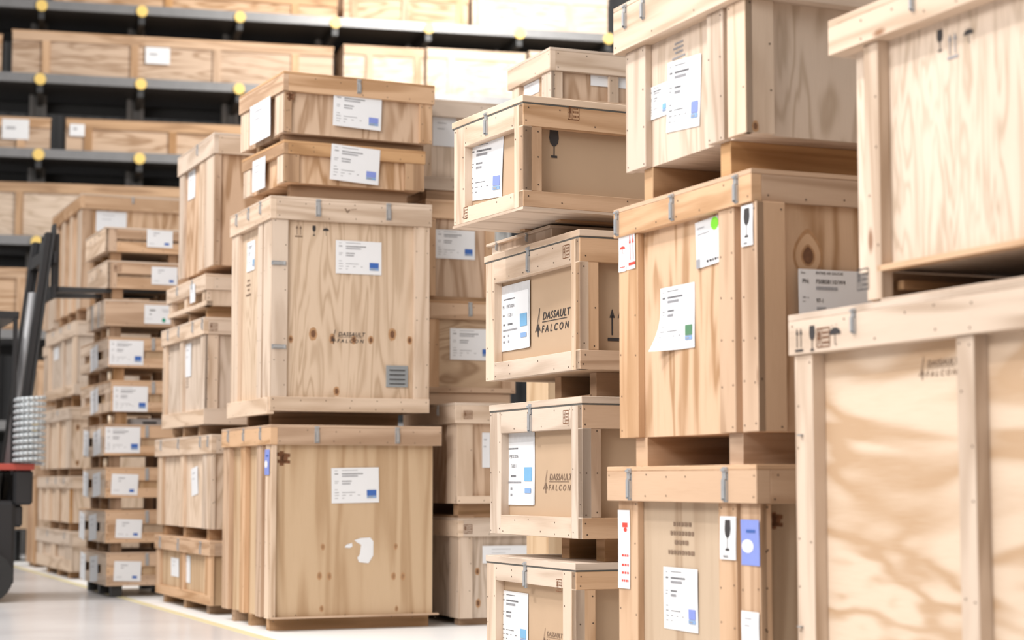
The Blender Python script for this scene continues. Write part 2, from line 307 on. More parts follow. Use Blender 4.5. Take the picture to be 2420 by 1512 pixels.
# ---------------------------------------------------------------- pixel -> place helpers
CP, SP = math.cos(PITCH), math.sin(PITCH)
def ray(px, py): return Vector((px-CX, F*CP - (CY-py)*SP, F*SP + (CY-py)*CP))
def at(px, py, Y):
    d = ray(px, py); return CAM + d*(Y/d.y)
YAW = math.radians(22.6)
NCR = []
class Crate:
    """box crate: local x along the end face, local y along the aisle face (receding), origin at its near bottom corner"""
    def __init__(s, name, label, xc, dep, xl, xr, yt, yb, base=0.0, yaw=22.6, yrim=None, board='pine_pale', panel='ply_pale', group=None, cat='wooden crate',
                 t=0.025, e=0.012, tp=0.018, Lm=None, Wm=None, far=None, skids=(), sw=0.085, sinset=0.03, seal=False, skidmat='skid', hmin=0.0, gl=2, gf=2, lidmat=None, decks=False, nails=True, rimn=0.0, bev=0.002, blocks=None):
        s.t, s.e, s.tp, s.board, s.panel, s.nails, s.bev = t, e, tp, board, panel, nails, bev
        th = math.radians(yaw); s.th = th
        s.r = Vector((math.cos(th), math.sin(th), 0)); s.d = Vector((-math.sin(th), math.cos(th), 0))
        ym = (yt+yb)/2
        if far:   # xc is the FAR end of the aisle face
            s.L = Lm; fp = at(xc, ym, dep); s.P = Vector((fp.x, fp.y, 0)) - s.d*Lm
            s.base = base; yy = dep; zt = at(xc, yt, yy).z; zb = at(xc, yb, yy).z
        else:
            p = at(xc, ym, dep); s.P = Vector((p.x, p.y, 0)); s.base = base
            zt = at(xc, yt, dep).z; zb = at(xc, yb, dep).z
        s.P.z = base
        s.h = max(zb - base, hmin); s.H = zt - base
        if not far: s.L = Lm if Lm else s.hit('L', xl, ym)[0]
        s.W = Wm if Wm else s.hit('F', xr, ym)[0]
        s.top = base + s.H
        s.blocks = blocks
        s.root = empty(name, s.P, th); tag(s.root, label, cat, group)
        s.zr = s.H - tp
        if yrim is not None:
            s.zr = max(s.h+0.02, (at(xc, yrim, dep).z if far or True else 0) - base)
        s.rim = yrim is not None
        NCR.append((label, round(s.L, 2), round(s.W, 2), round(s.H, 2), round(s.h, 3)))
        # body
        bm = bmesh.new()
        box(bm, t, s.W-(t if xr or Wm else 0), t, s.L-t, s.h, s.H-tp, 2)
        uvl = bm.loops.layers.uv.verify()
        for f in bm.faces:     # horizontal grain on request
            n = f.normal if f.normal.length else None
        o = s.body = link('body', bm, panel, s.root)
        if gl == 1 or gf == 0:
            me = o.data; uv = me.uv_layers[0].data
            for p in me.polygons:
                if (abs(p.normal.x) > .5 and gl == 1) or (abs(p.normal.y) > .5 and gf == 0):
                    for li in p.loop_indices: uv[li].uv = (uv[li].uv[1], uv[li].uv[0])
        # lid
        bm = bmesh.new(); ee = e if s.rim else 0.004
        box(bm, -ee, s.W+ee, -ee+rimn, s.L+ee, s.H-tp, s.H, 0)
        s.lid = link('lid', bm, lidmat or board, s.root, bev)
        if seal:
            bm = bmesh.new(); box(bm, -.001, s.W+.001, -.001, s.L+.001, s.H-tp-0.007, s.H-tp, 0); link('seal_strip', bm, 'seal', s.lid)
        s.e2 = e
        if s.rim:
            for nm, b, g in (('lid_board', (-e, t, -e+rimn, s.L+e), 1), ('lid_board', (t, s.W+e, -e+rimn, t+rimn), 0)):
                bm = bmesh.new(); box(bm, *b, s.zr, s.H-tp, g); s.nail_row(bm, 'L' if g == 1 else 'F', (b[2], b[3]) if g == 1 else (b[0], b[1]), s.zr, s.H-tp, -e if g == 1 else -e+rimn, horiz=True)
                link(nm, bm, [board, 'nail'], s.lid, bev)
            bm = bmesh.new(); box(bm, s.W-t, s.W+e, t+rimn, s.L+e, s.zr, s.H-tp, 1); box(bm, t, s.W-t, s.L-t, s.L+e, s.zr, s.H-tp, 0); link('lid_back_boards', bm, board, s.lid)
        # skids
        if s.h > 0.004 and blocks:
            for fx_ in blocks[0]:
                for fy_ in blocks[1]:
                    x = max(min(fx_*s.W, s.W-.11), .10); y = max(min(fy_*s.L, s.L-.11), .10)
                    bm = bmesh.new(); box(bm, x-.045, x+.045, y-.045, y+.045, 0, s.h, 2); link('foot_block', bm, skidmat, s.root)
        elif s.h > 0.004:
            for px in skids:
                y = s.hit('L', px, yb+8)[0] if px > 3 else px*s.L
                y = min(max(y, sw/2), s.L-sw/2)
                bm = bmesh.new(); box(bm, sinset, s.W-sinset, y-sw/2, y+sw/2, 0, s.h, 0); link('skid', bm, skidmat, s.root, bev)
            if decks:
                bm = bmesh.new(); box(bm, sinset, sinset+.1, .02, s.L-.02, 0, .016, 1); link('deck_board', bm, skidmat, s.root)
    def hit(s, face, px, py, off=0.0):
        R = Matrix.Rotation(-s.th, 3, 'Z'); o = R @ (CAM - s.P); d = R @ ray(px, py)
        k = 0 if face == 'L' else 1
        tt = (off - o[k])/d[k]; p = o + d*tt
        return (p.y if face == 'L' else p.x), p.z
    def pt(s, face, a, n, z):        # a along the face, n outward from plane 0
        return (-n, a, z) if face == 'L' else (a, -n, z)
    def nail_row(s, bm, face, ab, z0, z1, plane, horiz=False):
        if not s.nails: return
        n = -plane + 0.0009; rr = 0.0040
        pts = []
        a0, a1 = ab
        if horiz:
            k = max(2, int((a1-a0)/0.16))
            for i in range(k+1):
                a = a0+0.02+(a1-a0-0.04)*i/k
                for zz in (z0+0.02, z1-0.02):
                    if random.random() < .6: pts.append((a+random.uniform(-.01, .01), zz+random.uniform(-.006, .006)))
        else:
            k = max(2, int((z1-z0)/0.14))
            for i in range(k+1):
                z = z0+0.02+(z1-z0-0.04)*i/k
                for a in (a0+0.018, a1-0.018):
                    if random.random() < .6: pts.append((a+random.uniform(-.005, .005), z+random.uniform(-.01, .01)))
        for a, z in pts:
            f = bm.faces.new([bm.verts.new(s.pt(face, a+rr*math.cos(q), n, z+rr*math.sin(q))) for q in [i*math.pi/3 for i in range(6)]]); f.material_index = 1
    def v(s, face, p0, p1, z0=None, z1=None, name='batten', mat=None, th=None, py=None):
        """vertical batten between pixel columns p0..p1"""
        py = py or 900
        ymid = s.midpy(face)
        a, b = sorted((s.hit(face, p0, ymid)[0], s.hit(face, p1, ymid)[0]))
        lim = s.L if face == 'L' else s.W
        if face == 'F': a = max(a, 0)
        a = max(a, 0.0); b = min(b, lim)
        if b-a < .004: return
        z0 = s.h if z0 is None else z0; z1 = (s.zr) if z1 is None else z1
        bm = bmesh.new(); th = th or 0
        if face == 'L': box(bm, -th, s.t, a, b, z0, z1, 2)
        else: box(bm, a, b, -th, s.t, z0, z1, 2)
        s.nail_row(bm, face, (a, b), z0, z1, -th)
        return link(name, bm, [mat or s.board, 'nail'], s.root, s.bev)
    def midpy(s, face):
        # pixel row of the crate's mid height near its corner
        z = s.base + (s.h+s.H)/2; y = s.P.y
        Z = z-CAMH; return CY - F*(Z*CP - y*SP)/(y*CP+Z*SP)
    def pyz(s, z):   # local height of a row measured at the near corner
        return s.hit('L', s.pxc(), z)[1]
    def pxc(s):
        z = s.base + (s.h+s.H)/2; Z = z-CAMH; return CX + F*s.P.x/(s.P.y*CP+Z*SP)
    def rail(s, face, z0, z1, p0=None, p1=None, name='rail', mat=None, th=0.0015, a=None):
        A, B = (0, s.L if face == 'L' else s.W)
        if a: A, B = a
        if p0 is not None:
            A, B = sorted((s.hit(face, p0, s.midpy(face))[0], s.hit(face, p1, s.midpy(face))[0])); A = max(A, 0); B = min(B, s.L if face == 'L' else s.W)
        bm = bmesh.new()
        if face == 'L': box(bm, -th, s.t, A, B, z0, z1, 1)
        else: box(bm, A, B, -th, s.t, z0, z1, 0)
        s.nail_row(bm, face, (A, B), z0, z1, -th, horiz=True)
        return link(name, bm, [mat or s.board, 'nail'], s.root, s.bev)
    def plane(s, on):
        return {'panel': s.t, 'batten': 0.0, 'rim': -s.e2}.get(on, on)
    def place(s, face, bbox, on):
        x0, y0, x1, y1 = bbox; off = s.plane(on)
        ym, xm = (y0+y1)/2, (x0+x1)/2
        a0 = s.hit(face, x0, ym, off)[0]; a1 = s.hit(face, x1, ym, off)[0]
        z1 = s.hit(face, xm, y0, off)[1]; z0 = s.hit(face, xm, y1, off)[1]
        return (a0+a1)/2, (z0+z1)/2, abs(a1-a0), z1-z0, off
    def decal(s, name, face, a, z, layers, off, rot=0, lift=0.0012, parent=None, bend=None, step=0.0006):
        bm = bmesh.new(); mats = []; sg = -1 if face == 'L' else 1
        cr, sr = math.cos(rot), math.sin(rot)
        for k, (m, ps) in enumerate(layers):
            if m not in mats: mats.append(m)
            mi = mats.index(m); n = -off + lift + step*k
            for p in ps:
                co = []
                for x, y in p:
                    X, Y = x*cr-y*sr, x*sr+y*cr
                    nn = n + (bend(x, y) if bend else 0)
                    co.append(s.pt(face, a+sg*X, nn, z+Y))
                try: f = bm.faces.new([bm.verts.new(c) for c in co]); f.material_index = mi
                except ValueError: pass
        return link(name, bm, mats, parent or s.root)
    def label(s, face, bbox, kind, on='panel', rot=0, name='shipping_label', lab=None, curl=0, lift=0.0015, zz=None):
        a, z, w, h, off = s.place(face, bbox, on)
        if zz: z, h = (zz[0]+zz[1])/2, zz[1]-zz[0]
        ly = [(m, [[((x-.5)*w, (y-.5)*h) for x, y in p] for p in ps]) for m, ps in label_layers(kind, w, h)]
        if kind != 'torn':   # fine grid so that the sheet can curl
            n = 10; m0 = ly[0][0] if kind != 'sleeve' else 'paper'
            g = [[((i/n-.5)*w, (j/n-.5)*h), (((i+1)/n-.5)*w, (j/n-.5)*h), (((i+1)/n-.5)*w, ((j+1)/n-.5)*h), ((i/n-.5)*w, ((j+1)/n-.5)*h)] for i in range(n) for j in range(n)]
            if kind == 'sleeve': ly[1] = (m0, g); ly[0] = ('pouch', [[(x*1.1-.01*w, y*1.14+.08*h) for x, y in p] for p in g])
            else: ly[0] = (m0, g)
        ph = random.uniform(0, 6)
        def bend(x, y):
            u, v = x/w+.5, y/h+.5
            b = 0.0012*math.sin(3*u+ph)+0.001*math.sin(4*v+ph)+.0022
            if curl: b += curl*max(0, (0.55-u)+(0.45-v)-.35)**2
            return b
        o = s.decal(name, face, a, z, ly, off, math.radians(rot), lift=lift, bend=bend)
        if lab: o['label'] = lab
        return o
    def sym(s, face, kind, x, y, hpx, on='panel', mat=None, rot=0, sx=1.0):
        off = s.plane(on)
        a, z = s.hit(face, x, y, off); hh = abs(s.hit(face, x, y-hpx/2, off)[1]-s.hit(face, x, y+hpx/2, off)[1])
        fn, m = SYM[kind]
        return s.decal(SYMNAME[kind], face, a, z, [(mat or m, [[(px*hh*sx, py*hh) for px, py in p] for p in fn()])], off, math.radians(rot), lift=.002)
    def knots(s, face, pts, on='panel', core='knot'):
        off = s.plane(on)
        for p in pts:
            a, z = s.hit(face, p[0], p[1], off); rr = p[2]*s.P.y/F
            s.decal('knot', face, a, z, [('halo', [disc(0, 0, rr*.85, rr*1.35, 16, jit=.10)]), (core, [disc(0, 0, rr*.48, rr*.8, 12, jit=.15)])], off, lift=.0006)
    def latch(s, face, px, hpx=34, ytop=None, rim=True, lab=None, horiz=False, py=None):
        off = -s.e2 if s.rim and rim else 0.0
        a = s.hit(face, px, s.midpy(face) if py is None else py, off)[0]
        h = hpx*s.P.y/F; zt = s.H - s.tp*0.5 - h*.04
        if py is not None: zt = s.hit(face, px, py, off)[1]
        w = h*0.30; n0 = -off
        bm = bmesh.new()
        def bx(u0, u1, n1, n2, v0, v1):
            if horiz: u0, u1, v0, v1 = v0, v1, u0, u1
            if face == 'L': box(bm, -(n0+n2), -(n0+n1), a+u0, a+u1, zt+v0, zt+v1)
            else: box(bm, a+u0, a+u1, -(n0+n2), -(n0+n1), zt+v0, zt+v1)
        bx(-w/2, w/2, 0, .002, -h, -h*.12)                    # base plate
        bx(-w/2, -w/2+w*.12, .002, .010, -h*.95, -h*.35); bx(w/2-w*.12, w/2, .002, .010, -h*.95, -h*.35)   # cheeks
        bx(-w*.3, w*.3, .006, .013, -h*.90, -h*.30)            # lever
        bx(-w*.36, w*.36, .004, .008, -h*.32, -h*.02)          # draw loop
        bx(-w/2, w/2, 0, .006, -h*.10, h*.05)                  # catch plate
        bx(-w*.42, w*.42, .006, .014, -h*.07, -h*.0)           # hook
        for u in (-w*.3, w*.3):
            for vv in (-h*.2, -h*.97): bx(u-w*.06, u+w*.06, .002, .005, vv-w*.06, vv+w*.06)
        return link('latch', bm, 'zinc', s.lid if rim else s.root)
def sk(*a): return a

# ================================================================ SETTING
def struct(name, bm, mats): 
    o = link(name, bm, mats); o['kind'] = 'structure'; return o
def floor_material():
    m, N, L, b = newmat('polished_concrete')
    tc = N.new('ShaderNodeTexCoord'); n = N.new('ShaderNodeTexNoise'); n.inputs['Scale'].default_value = 0.9; n.inputs['Detail'].default_value = 5
    L.new(tc.outputs['Object'], n.inputs['Vector'])
    r = N.new('ShaderNodeValToRGB'); r.color_ramp.elements[0].position = .3; r.color_ramp.elements[0].color = (.52, .505, .505, 1); r.color_ramp.elements[1].position = .75; r.color_ramp.elements[1].color = (.66, .65, .655, 1)
    L.new(n.outputs['Fac'], r.inputs[0]); L.new(r.outputs[0], b.inputs['Base Color'])
    b.inputs['Roughness'].default_value = 0.22
    return m
M['floor'] = floor_material()
M['floor_white'] = flat('white_floor_paint', (0.82, 0.82, 0.81), 0.35, 0, 0.03, 3)
M['wall'] = flat('dark_wall_cladding', (0.045, 0.045, 0.047), 0.7, 0, 0.1, 2)
M['white_wall'] = flat('white_wall_cladding', (0.8, 0.8, 0.79), 0.6, 0, 0.03, 2)
bm = bmesh.new(); box(bm, -16, 14, -2, 32, -0.1, 0, 1); struct('floor', bm, 'floor')
th = YAW; dv = Vector((-math.sin(th), math.cos(th), 0)); rv = Vector((math.cos(th), math.sin(th), 0))
def strip(bm, p0, w, l0, l1, z0, z1):     # a strip along the aisle
    a = p0+dv*l0; b = p0+dv*l1; q = [a, a+rv*w, b+rv*w, b]
    lo = [bm.verts.new((v.x, v.y, z0)) for v in q]; hi = [bm.verts.new((v.x, v.y, z1)) for v in q]
    bm.faces.new(hi)
    for i in range(4): bm.faces.new((lo[i], lo[(i+1) % 4], hi[(i+1) % 4], hi[i]))
tp0 = at(300, 1412, 1.0); 
def ground(px, py):
    d = ray(px, py); k = -CAMH/d.z; return Vector((d.x*k, d.y*k, 0))
g0 = ground(300, 1418)
bm = bmesh.new(); strip(bm, Vector((g0.x, g0.y, 0)), 0.07, -12, 11, 0, 0.002); o = struct('trim_1', bm, 'tape')
bm = bmesh.new(); strip(bm, Vector((g0.x, g0.y, 0))+rv*0.07, 2.9, -12, 9.0, 0, 0.0015); struct('floor_storage_bay', bm, 'floor_white')
# back wall with a high daylight window behind the rack
bm = bmesh.new(); box(bm, -16, 3.2, 31.5, 31.7, 0, 12, 2)
for i in range(60): box(bm, -16+i*.32, -15.9+i*.32, 31.46, 31.5, 0, 12, 2)
struct('wall_back', bm, 'wall')
bm = bmesh.new(); box(bm, 3.2, 14, 31.5, 31.7, 0, 12, 2); struct('wall_back_right', bm, 'white_wall')
def emit(name, col, s):
    m, N, L, b = newmat(name); b.inputs['Emission Color'].default_value = col+(1,); b.inputs['Emission Strength'].default_value = s; b.inputs['Base Color'].default_value = (.8, .8, .8, 1); return m
M['daylight'] = emit('daylight_panel', (1, .98, .95), 1.6)
bm = bmesh.new(); box(bm, 3.4, 7.0, 31.38, 31.42, 5.4, 9.6, 2); w1 = struct('window_1', bm, 'daylight')
bm = bmesh.new()
for x in (3.36, 5.2, 7.0): box(bm, x, x+.06, 31.30, 31.38, 5.36, 9.64, 2)
for z in (5.36, 7.4, 9.6): box(bm, 3.36, 7.06, 31.30, 31.38, z, z+.06, 0)
o = link('window_frame', bm, 'steel_post', w1); 

# ================================================================ CRATES
# ---------------- stack R: nearest, right edge of the frame
R1 = Crate('wooden_crate', 'huge pale plywood crate with broad wavy grain at the lower right edge of the photo', 1882, 6.18, None, None, 745, 2000, 0, Lm=2.1, Wm=1.4, far=True, yrim=840, panel='ply_wavy', gl=1, t=.048, tp=.022, group=None, cat='crate')
R1.v('L', 1884, 1926); R1.v('L', 2270, 2312); R1.v('L', 2700, 2745)
for p in (2028, 2520): R1.latch('L', p, 78, py=None)
for k, x, y, hp, sx in (('arrows', 1889, 803, 56, .75), ('glass', 1920, 799, 60, 1.0), ('umbrella', 1974, 793, 44, 1.35)): R1.sym('L', k, x, y, hp, on='rim', sx=sx)
R1.sym('L', 'brand', 1946, 797, 44, on='rim', mat='burn', sx=.85)
R1.sym('L', 'logo', 2216, 868, 46, on='panel', mat='faded_ink', sx=1.15)
R1.latch('L', 1892, 20, rim=False, py=1028, horiz=True); R1.latch('L', 1892, 20, rim=False, py=1480, horiz=True)
# second lid sheet standing back a little
bm = bmesh.new(); box(bm, 0.02, R1.W-.02, 0.0, 1.62, R1.H, R1.H+.012, 1); link('lid_sheet', bm, 'pine_pale', R1.lid, .002)
R2 = Crate('wooden_crate', 'pale plywood crate with fine grain and leg battens, stacked on the huge wavy grained crate', 1983, 5.95, None, None, 48, 648, R1.top+.012, Lm=2.0, Wm=1.3, far=True, yrim=131, panel='ply_fine', t=.042, tp=.022, cat='crate', e=.022)
R2.v('L', 2038, 2072, z0=0, z1=R2.zr, name='leg_batten')
R2.v('L', 2560, 2600, z0=0, z1=R2.zr, name='leg_batten')
bm = bmesh.new(); box(bm, .0, R2.t+.002, .0, R2.hit('L', 2072, 600)[0], R2.h-.012, R2.h+.006, 1); link('bottom_board', bm, 'pine_mid', R2.root)
for a, b in ((.05, .15), (R2.L-.2, R2.L-.11)):
    bm = bmesh.new(); box(bm, R2.t, R2.W-.05, a, b, 0, R2.h-.012, 0); link('skid', bm, 'skid', R2.root, .002)
    bm = bmesh.new(); box(bm, R2.t+.02, R2.W-.05, a-.05, a-.004, .03, R2.h-.04, 0); link('skid_plank', bm, 'skid', R2.root, .002)
R2.sym('L', 'glass', 2222, 96, 52, on='panel', sx=1.1); R2.sym('L', 'arrows', 2252, 108, 60, on='panel', mat='grey_ink', sx=.85); R2.sym('L', 'umbrella', 2290, 84, 36, on='panel', sx=1.3)
R2.sym('L', 'brand', 2040, 660, 48, on='batten', sx=.65, mat='ink')
R2.latch('L', 2158, 70)

# ---------------- stack M: middle right
M1 = Crate('wooden_crate', 'tan plywood crate with violet tag and stencilled lines, below the red arrow label crate', 1798, 6.5, 1458, 2060, 1097, 1790, 0, yrim=1190, panel='ply_mid', board='pine_mid', t=.028, e=.028, skids=(1495, 1610, 1715), cat='crate', Wm=1.0)
M1.v('L', 1463, 1508); M1.v('L', 1700, 1742); M1.v('L', 1752, 1800); M1.v('F', 1800, 1826)
M1.latch('L', 1490, 80); M1.latch('L', 1718, 80)
M1.sym('L', 'lines', 1610, 1272, 80, on='panel', sx=1.35)
M1.label('L', (1570, 1342, 1652, 1490), 'stdv'); M1.label('L', (1754, 1445, 1797, 1530), 'plain', on='batten'); M1.label('L', (1753, 1228, 1797, 1336), 'violet', on='batten', name='violet_tag')
M1.label('L', (1704, 1220, 1741, 1322), 'glass', on='batten', name='fragile_label'); M1.label('L', (1463, 1205, 1490, 1390), 'redtext', on='batten', name='warning_label')
M1.sym('F', 'dark', 1832, 1230, 40, on='panel')
M2 = Crate('wooden_crate', 'warm plywood crate with red arrow label, green sticker sheet and large part number sheet', 1790, 6.5, 1460, 2130, 396, 1019, M1.top, yrim=474, panel='ply_warm', board='pine_mid', t=.03, e=.012, rimn=.026, skids=(1500, 1722), sw=.10, cat='crate', skidmat='pine_mid', Wm=1.0)
M2.v('L', 1463, 1507); M2.v('L', 1699, 1736); M2.v('L', 1752, 1792); M2.v('F', 1790, 1858)
for p in (1460, 1591, 1743): M2.latch('L', p, 66)
M2.label('L', (1648, 517, 1702, 628), 'greendot', rot=3, name='document_sleeve', lift=.004)
M2.label('L', (1563, 674, 1643, 826), 'stdg', rot=0, curl=.12)
M2.label('L', (1754, 484, 1781, 581), 'glass', on='batten', name='fragile_label')
M2.label('L', (1481, 545, 1503, 636), 'redarrows', on='batten', name='this_way_up_label'); M2.label('L', (1464, 556, 1481, 642), 'redumb', on='batten', name='keep_dry_label')
a, z = M2.hit('F', 1909, 604, M2.t); k_ = M2.P.y/F
def tear(rx, up, dn): return [(rx*k_*math.sin(t)*(1 if math.cos(t) < 0 else max(.0, 1-math.cos(t)**2*.45)), k_*(up*math.cos(t) if math.cos(t) > 0 else dn*math.cos(t))) for t in [2*math.pi*i/22 for i in range(22)]]
M2.decal('knot', 'F', a, z, [('halo', [tear(42, 66, 52)]), ('ply_warm', [tear(35, 54, 44)]), ('halo', [tear(20, 28, 26)]), ('knot', [tear(15, 22, 21)])], M2.t, lift=.0006)
M2.label('F', (1886, 640, 2084, 786), 'pn', on='batten', name='part_number_sheet')
M3 = Crate('wooden_crate', 'bright pale plywood crate with recycling mark, on top of the red arrow label crate', 1761, 6.5, 1477, 2100, -130, 312, M2.top, yrim=-6, panel='ply_pale', t=.03, e=.035, skids=(1516, 1697), sw=.075, cat='crate', skidmat='pine_orange', Wm=1.0)
M3.body.data.materials[0] = M['ply_mid'] if False else M['ply_pale']
M3.v('L', 1478, 1524); M3.v('L', 1670, 1708); M3.v('L', 1718, 1762); M3.v('F', 1762, 1829)
for p in (1478, 1521, 1720): M3.latch('L', p, 62)
M3.label('L', (1578, 138, 1657, 305), 'stdv', rot=-4); M3.label('L', (1538, 200, 1578, 278), 'stdc')
M3.sym('L', 'recycle', 1689, 262, 44, sx=1.05); M3.sym('L', 'lines', 1604, 118, 40, mat='grey_ink', sx=1.3)
M3.knots('F', [(1785, 298, 11)], on='batten')

# ---------------- stack K: cardboard panelled crates
def kcrate(label, xc, xl, xr, yt, yb, base, dep, pl, ph, near, rt, rb, yaw=22.6, xo=None, fo=None, **kw):
    c = Crate('cardboard_panel_crate', label, xc, dep, xl, xr, yt, yb, base, yaw=yaw, panel='card', board='pine_pale', t=.045, tp=.03, seal=True, sinset=kw.pop('sinset', .16), cat='crate', **kw)
    c.v('L', pl, ph, name='post'); c.v('L', near, xc+4, name='post')
    c.rail('L', c.pyz(rt), c.zr-.007, name='top_rail', a=(c.hit('L', near, c.midpy('L'))[0], c.hit('L', ph, c.midpy('L'))[0]))
    c.rail('L', c.h, c.pyz(rb), name='bottom_rail', a=(c.hit('L', near, c.midpy('L'))[0], c.hit('L', ph, c.midpy('L'))[0]))
    fz = c.hit('F', fo, c.midpy('F'))[0]
    c.v('F', xc-1, fo, z0=c.pyz(rb), z1=c.pyz(rt), name='post', mat='pine_mid')
    c.rail('F', c.pyz(rt), c.zr-.007, name='top_rail', mat='pine_mid'); c.rail('F', c.h, c.pyz(rb), name='bottom_rail', mat='pine_mid')
    return c
K1 = kcrate('pine framed cardboard crate cut by the bottom edge, lowest of the cardboard panelled stack', 1361, 1150, 1520, 1331, 1600, 0, 8.3, 1150, 1171, 1330, 1394, 1555, fo=1408, Wm=0.95)
K1.latch('L', 1243, 62, rim=False); K1.label('L', (1185, 1398, 1250, 1530), 'stdc'); K1.sym('L', 'brand', 1322, 1383, 28, on='batten', sx=.75); K1.sym('L', 'logo', 1305, 1507, 34, mat='faded_ink', sx=1.15)
for y in (.2, .8):
    bm = bmesh.new(); box(bm, .1, K1.W-.05, K1.L*y-.05, K1.L*y+.05, 0, K1.h, 0); link('skid', bm, 'skid', K1.root)
K2 = kcrate('pine framed cardboard crate with blurred stencil, second from the bottom of its stack', 1376, 1158, 1520, 936, 1274, K1.top, 8.3, 1158, 1184, 1350, 1012, 1224, fo=1421, skids=(1262, 1342), sw=.09, Wm=0.95)
K2.latch('L', 1254, 68, rim=False); K2.label('L', (1193, 1045, 1262, 1193), 'sleeve'); K2.sym('L', 'logo', 1316, 1138, 46, mat='faded_ink', sx=1.2); K2.sym('L', 'brand', 1338, 985, 30, on='batten', sx=.7)

K3 = kcrate('pine framed cardboard crate with sharp black stencilled logo beside a sleeved label', 1370, 1146, 1530, 541, 872, K2.top, 8.3, 1148, 1168, 1350, 617, 826, fo=1415, skids=(1245, 1325), sw=.07, Wm=0.95)
K3.latch('L', 1250, 62, rim=False); K3.label('L', (1188, 690, 1253, 826), 'sleeve', lift=.004, name='document_sleeve'); K3.sym('L', 'logo', 1304, 757, 56, sx=1.22)
K3.sym('F', 'arrows', 1456, 768, 76, sx=.7); K3.sym('L', 'brand', 1339, 594, 30, on='batten', sx=.85)
bm = bmesh.new()
ya, yb_ = K3.hit('L', 1322, K3.midpy('L'))[0], K3.hit('L', 1242, K3.midpy('L'))[0]
for x in (.16, .5, .82): box(bm, x, x+.1, ya, yb_, 0, .02, 1)
link('pallet_boards', bm, 'pine_mid', K3.root)
KF = Crate('flat_crate', 'low pale flat crate lying on the cardboard crate with the sharp stencilled logo', 1300, 8.75, 1151, 1500, 531, 575, K3.top, hmin=0.0, board='pine_pale', panel='pine_pale', t=.02, tp=.014, e=.006, cat='flat crate')
KF.latch('L', 1176, 20, rim=False); KF.latch('L', 1247, 20, rim=False)
K4 = kcrate('pine framed cardboard crate with black wine glass mark, topmost of the cardboard panelled stack', 1236, 1070, 1580, 224, 487, KF.top, 8.3, 1073, 1098, 1215, 296, 449, yaw=26.5, fo=1281, sinset=.30, skids=(.32, .80), sw=.05, Wm=0.9)
K4.latch('L', 1150, 54, rim=False); K4.label('L', (1110, 330, 1190, 470), 'stdv', rot=-4, name='document_sleeve')
K4.sym('F', 'glass', 1309, 340, 66, sx=.95); K4.sym('F', 'brand', 1355, 265, 36, on='batten', sx=.55); K4.knots('F', [(1249, 463, 9)], on='batten'); K4.sym('L', 'brand', 1101, 503, 26, on='batten', sx=.6)
# bare underside board
bm = bmesh.new(); box(bm, 0, K4.W, 0, K4.L, K4.h-.012, K4.h, 0); link('bottom_board', bm, 'pine_pale', K4.root)

# ---------------- stack E: behind the cardboard ones
E0 = Crate('wooden_crate', 'tall tan crate mostly hidden behind the cardboard panelled stack', 1290, 10.6, 1262, 1500, 262, 1440, 0, yrim=300, board='pine_mid', panel='ply_mid', skids=(.2, .8), cat='crate', Wm=0.9, Lm=0.36)
E1 = Crate('wooden_crate', 'pale crate high up directly behind the cardboard crate with the wine glass mark', 1302, 10.6, 1205, 1520, 112, 250, E0.top, yrim=166, board='pine_pale', panel='ply_warm', skids=(.2, .8), cat='crate', Wm=0.9)
E1.v('L', 1210, 1226); E1.v('L', 1280, 1303); E1.v('F', 1302, 1330); E1.v('F', 1440, 1462); E1.rail('F', E1.h, E1.h+.05, mat='pine_mid')
E1.label('F', (1395, 172, 1480, 206), 'plain'); E1.label('L', (1240, 195, 1275, 225), 'plain')

# ---------------- stack D: behind and right of the tall crates
D1 = Crate('wooden_crate', 'pale framed crate on the floor, left behind the lowest cardboard panelled crate', 1085, 12.5, 1062, 1330, 1224, 1462, 0, yrim=1268, board='pine_pale', panel='ply_pale', skids=(.12, .88), cat='crate', Wm=0.9, Lm=1.0)
D1.v('F', 1087, 1117); D1.v('L', 1062, 1084); D1.v('F', 1290, 1322); D1.sym('F', 'brand', 1106, 1250, 20, on='rim', sx=.7); D1.label('F', (1140, 1289, 1250, 1330), 'plain', on='batten'); D1.knots('F', [(1130, 1425, 8), (1128, 1350, 7)])
D2 = Crate('wooden_crate', 'pale framed crate with sharp burnt stamp on its rail, beside the big tan crate', 1080, 12.5, 1032, 1330, 951, 1190, D1.top, yrim=1000, board='pine_pale', panel='ply_warm', skids=(.1, .9), cat='crate', e=.02, decks=True, Wm=0.9, Lm=1.0)
D2.v('F', 1080, 1118); D2.v('L', 1056, 1078); D2.sym('F', 'brand', 1106, 980, 18, on='rim', sx=.8); D2.label('F', (1139, 1022, 1158, 1105), 'plain'); D2.latch('L', 1036, 24)
D2.rail('F', D2.h, D2.h+.05)
D3 = Crate('wooden_crate', 'plywood crate with dark contour grain around its white label, right of the tall vented crate', 1008, 12.8, 985, 1218, 708, 926, D2.top, yrim=752, board='pine_mid', panel='ply_line', gf=0, skids=(.06, .94), cat='crate', skidmat='pine_mid', Lm=1.0)
D3.v('F', 1008, 1038); D3.v('F', 1190, 1218); D3.rail('F', D3.h, D3.h+.035); D3.latch('F', 1111, 32); D3.label('F', (1063, 777, 1166, 851), 'std')
D4 = Crate('wooden_crate', 'warm plywood crate with white label, directly above the contour grained crate', 1008, 12.8, 985, 1170, 470, 698, D3.top, yrim=514, board='pine_mid', panel='ply_warm', skids=(.06, .94), cat='crate', Lm=1.0)
D4.v('F', 1008, 1030); D4.v('F', 1148, 1170); D4.label('F', (1028, 544, 1122, 612), 'std')
D5 = Crate('wooden_crate', 'pale rosy crate with white label, right behind the two shallow trays', 1000, 12.8, 975, 1200, 232, 446, D4.top, yrim=272, board='pine_pale', panel='ply_pale', skids=(.06, .94), cat='crate', Lm=1.0)
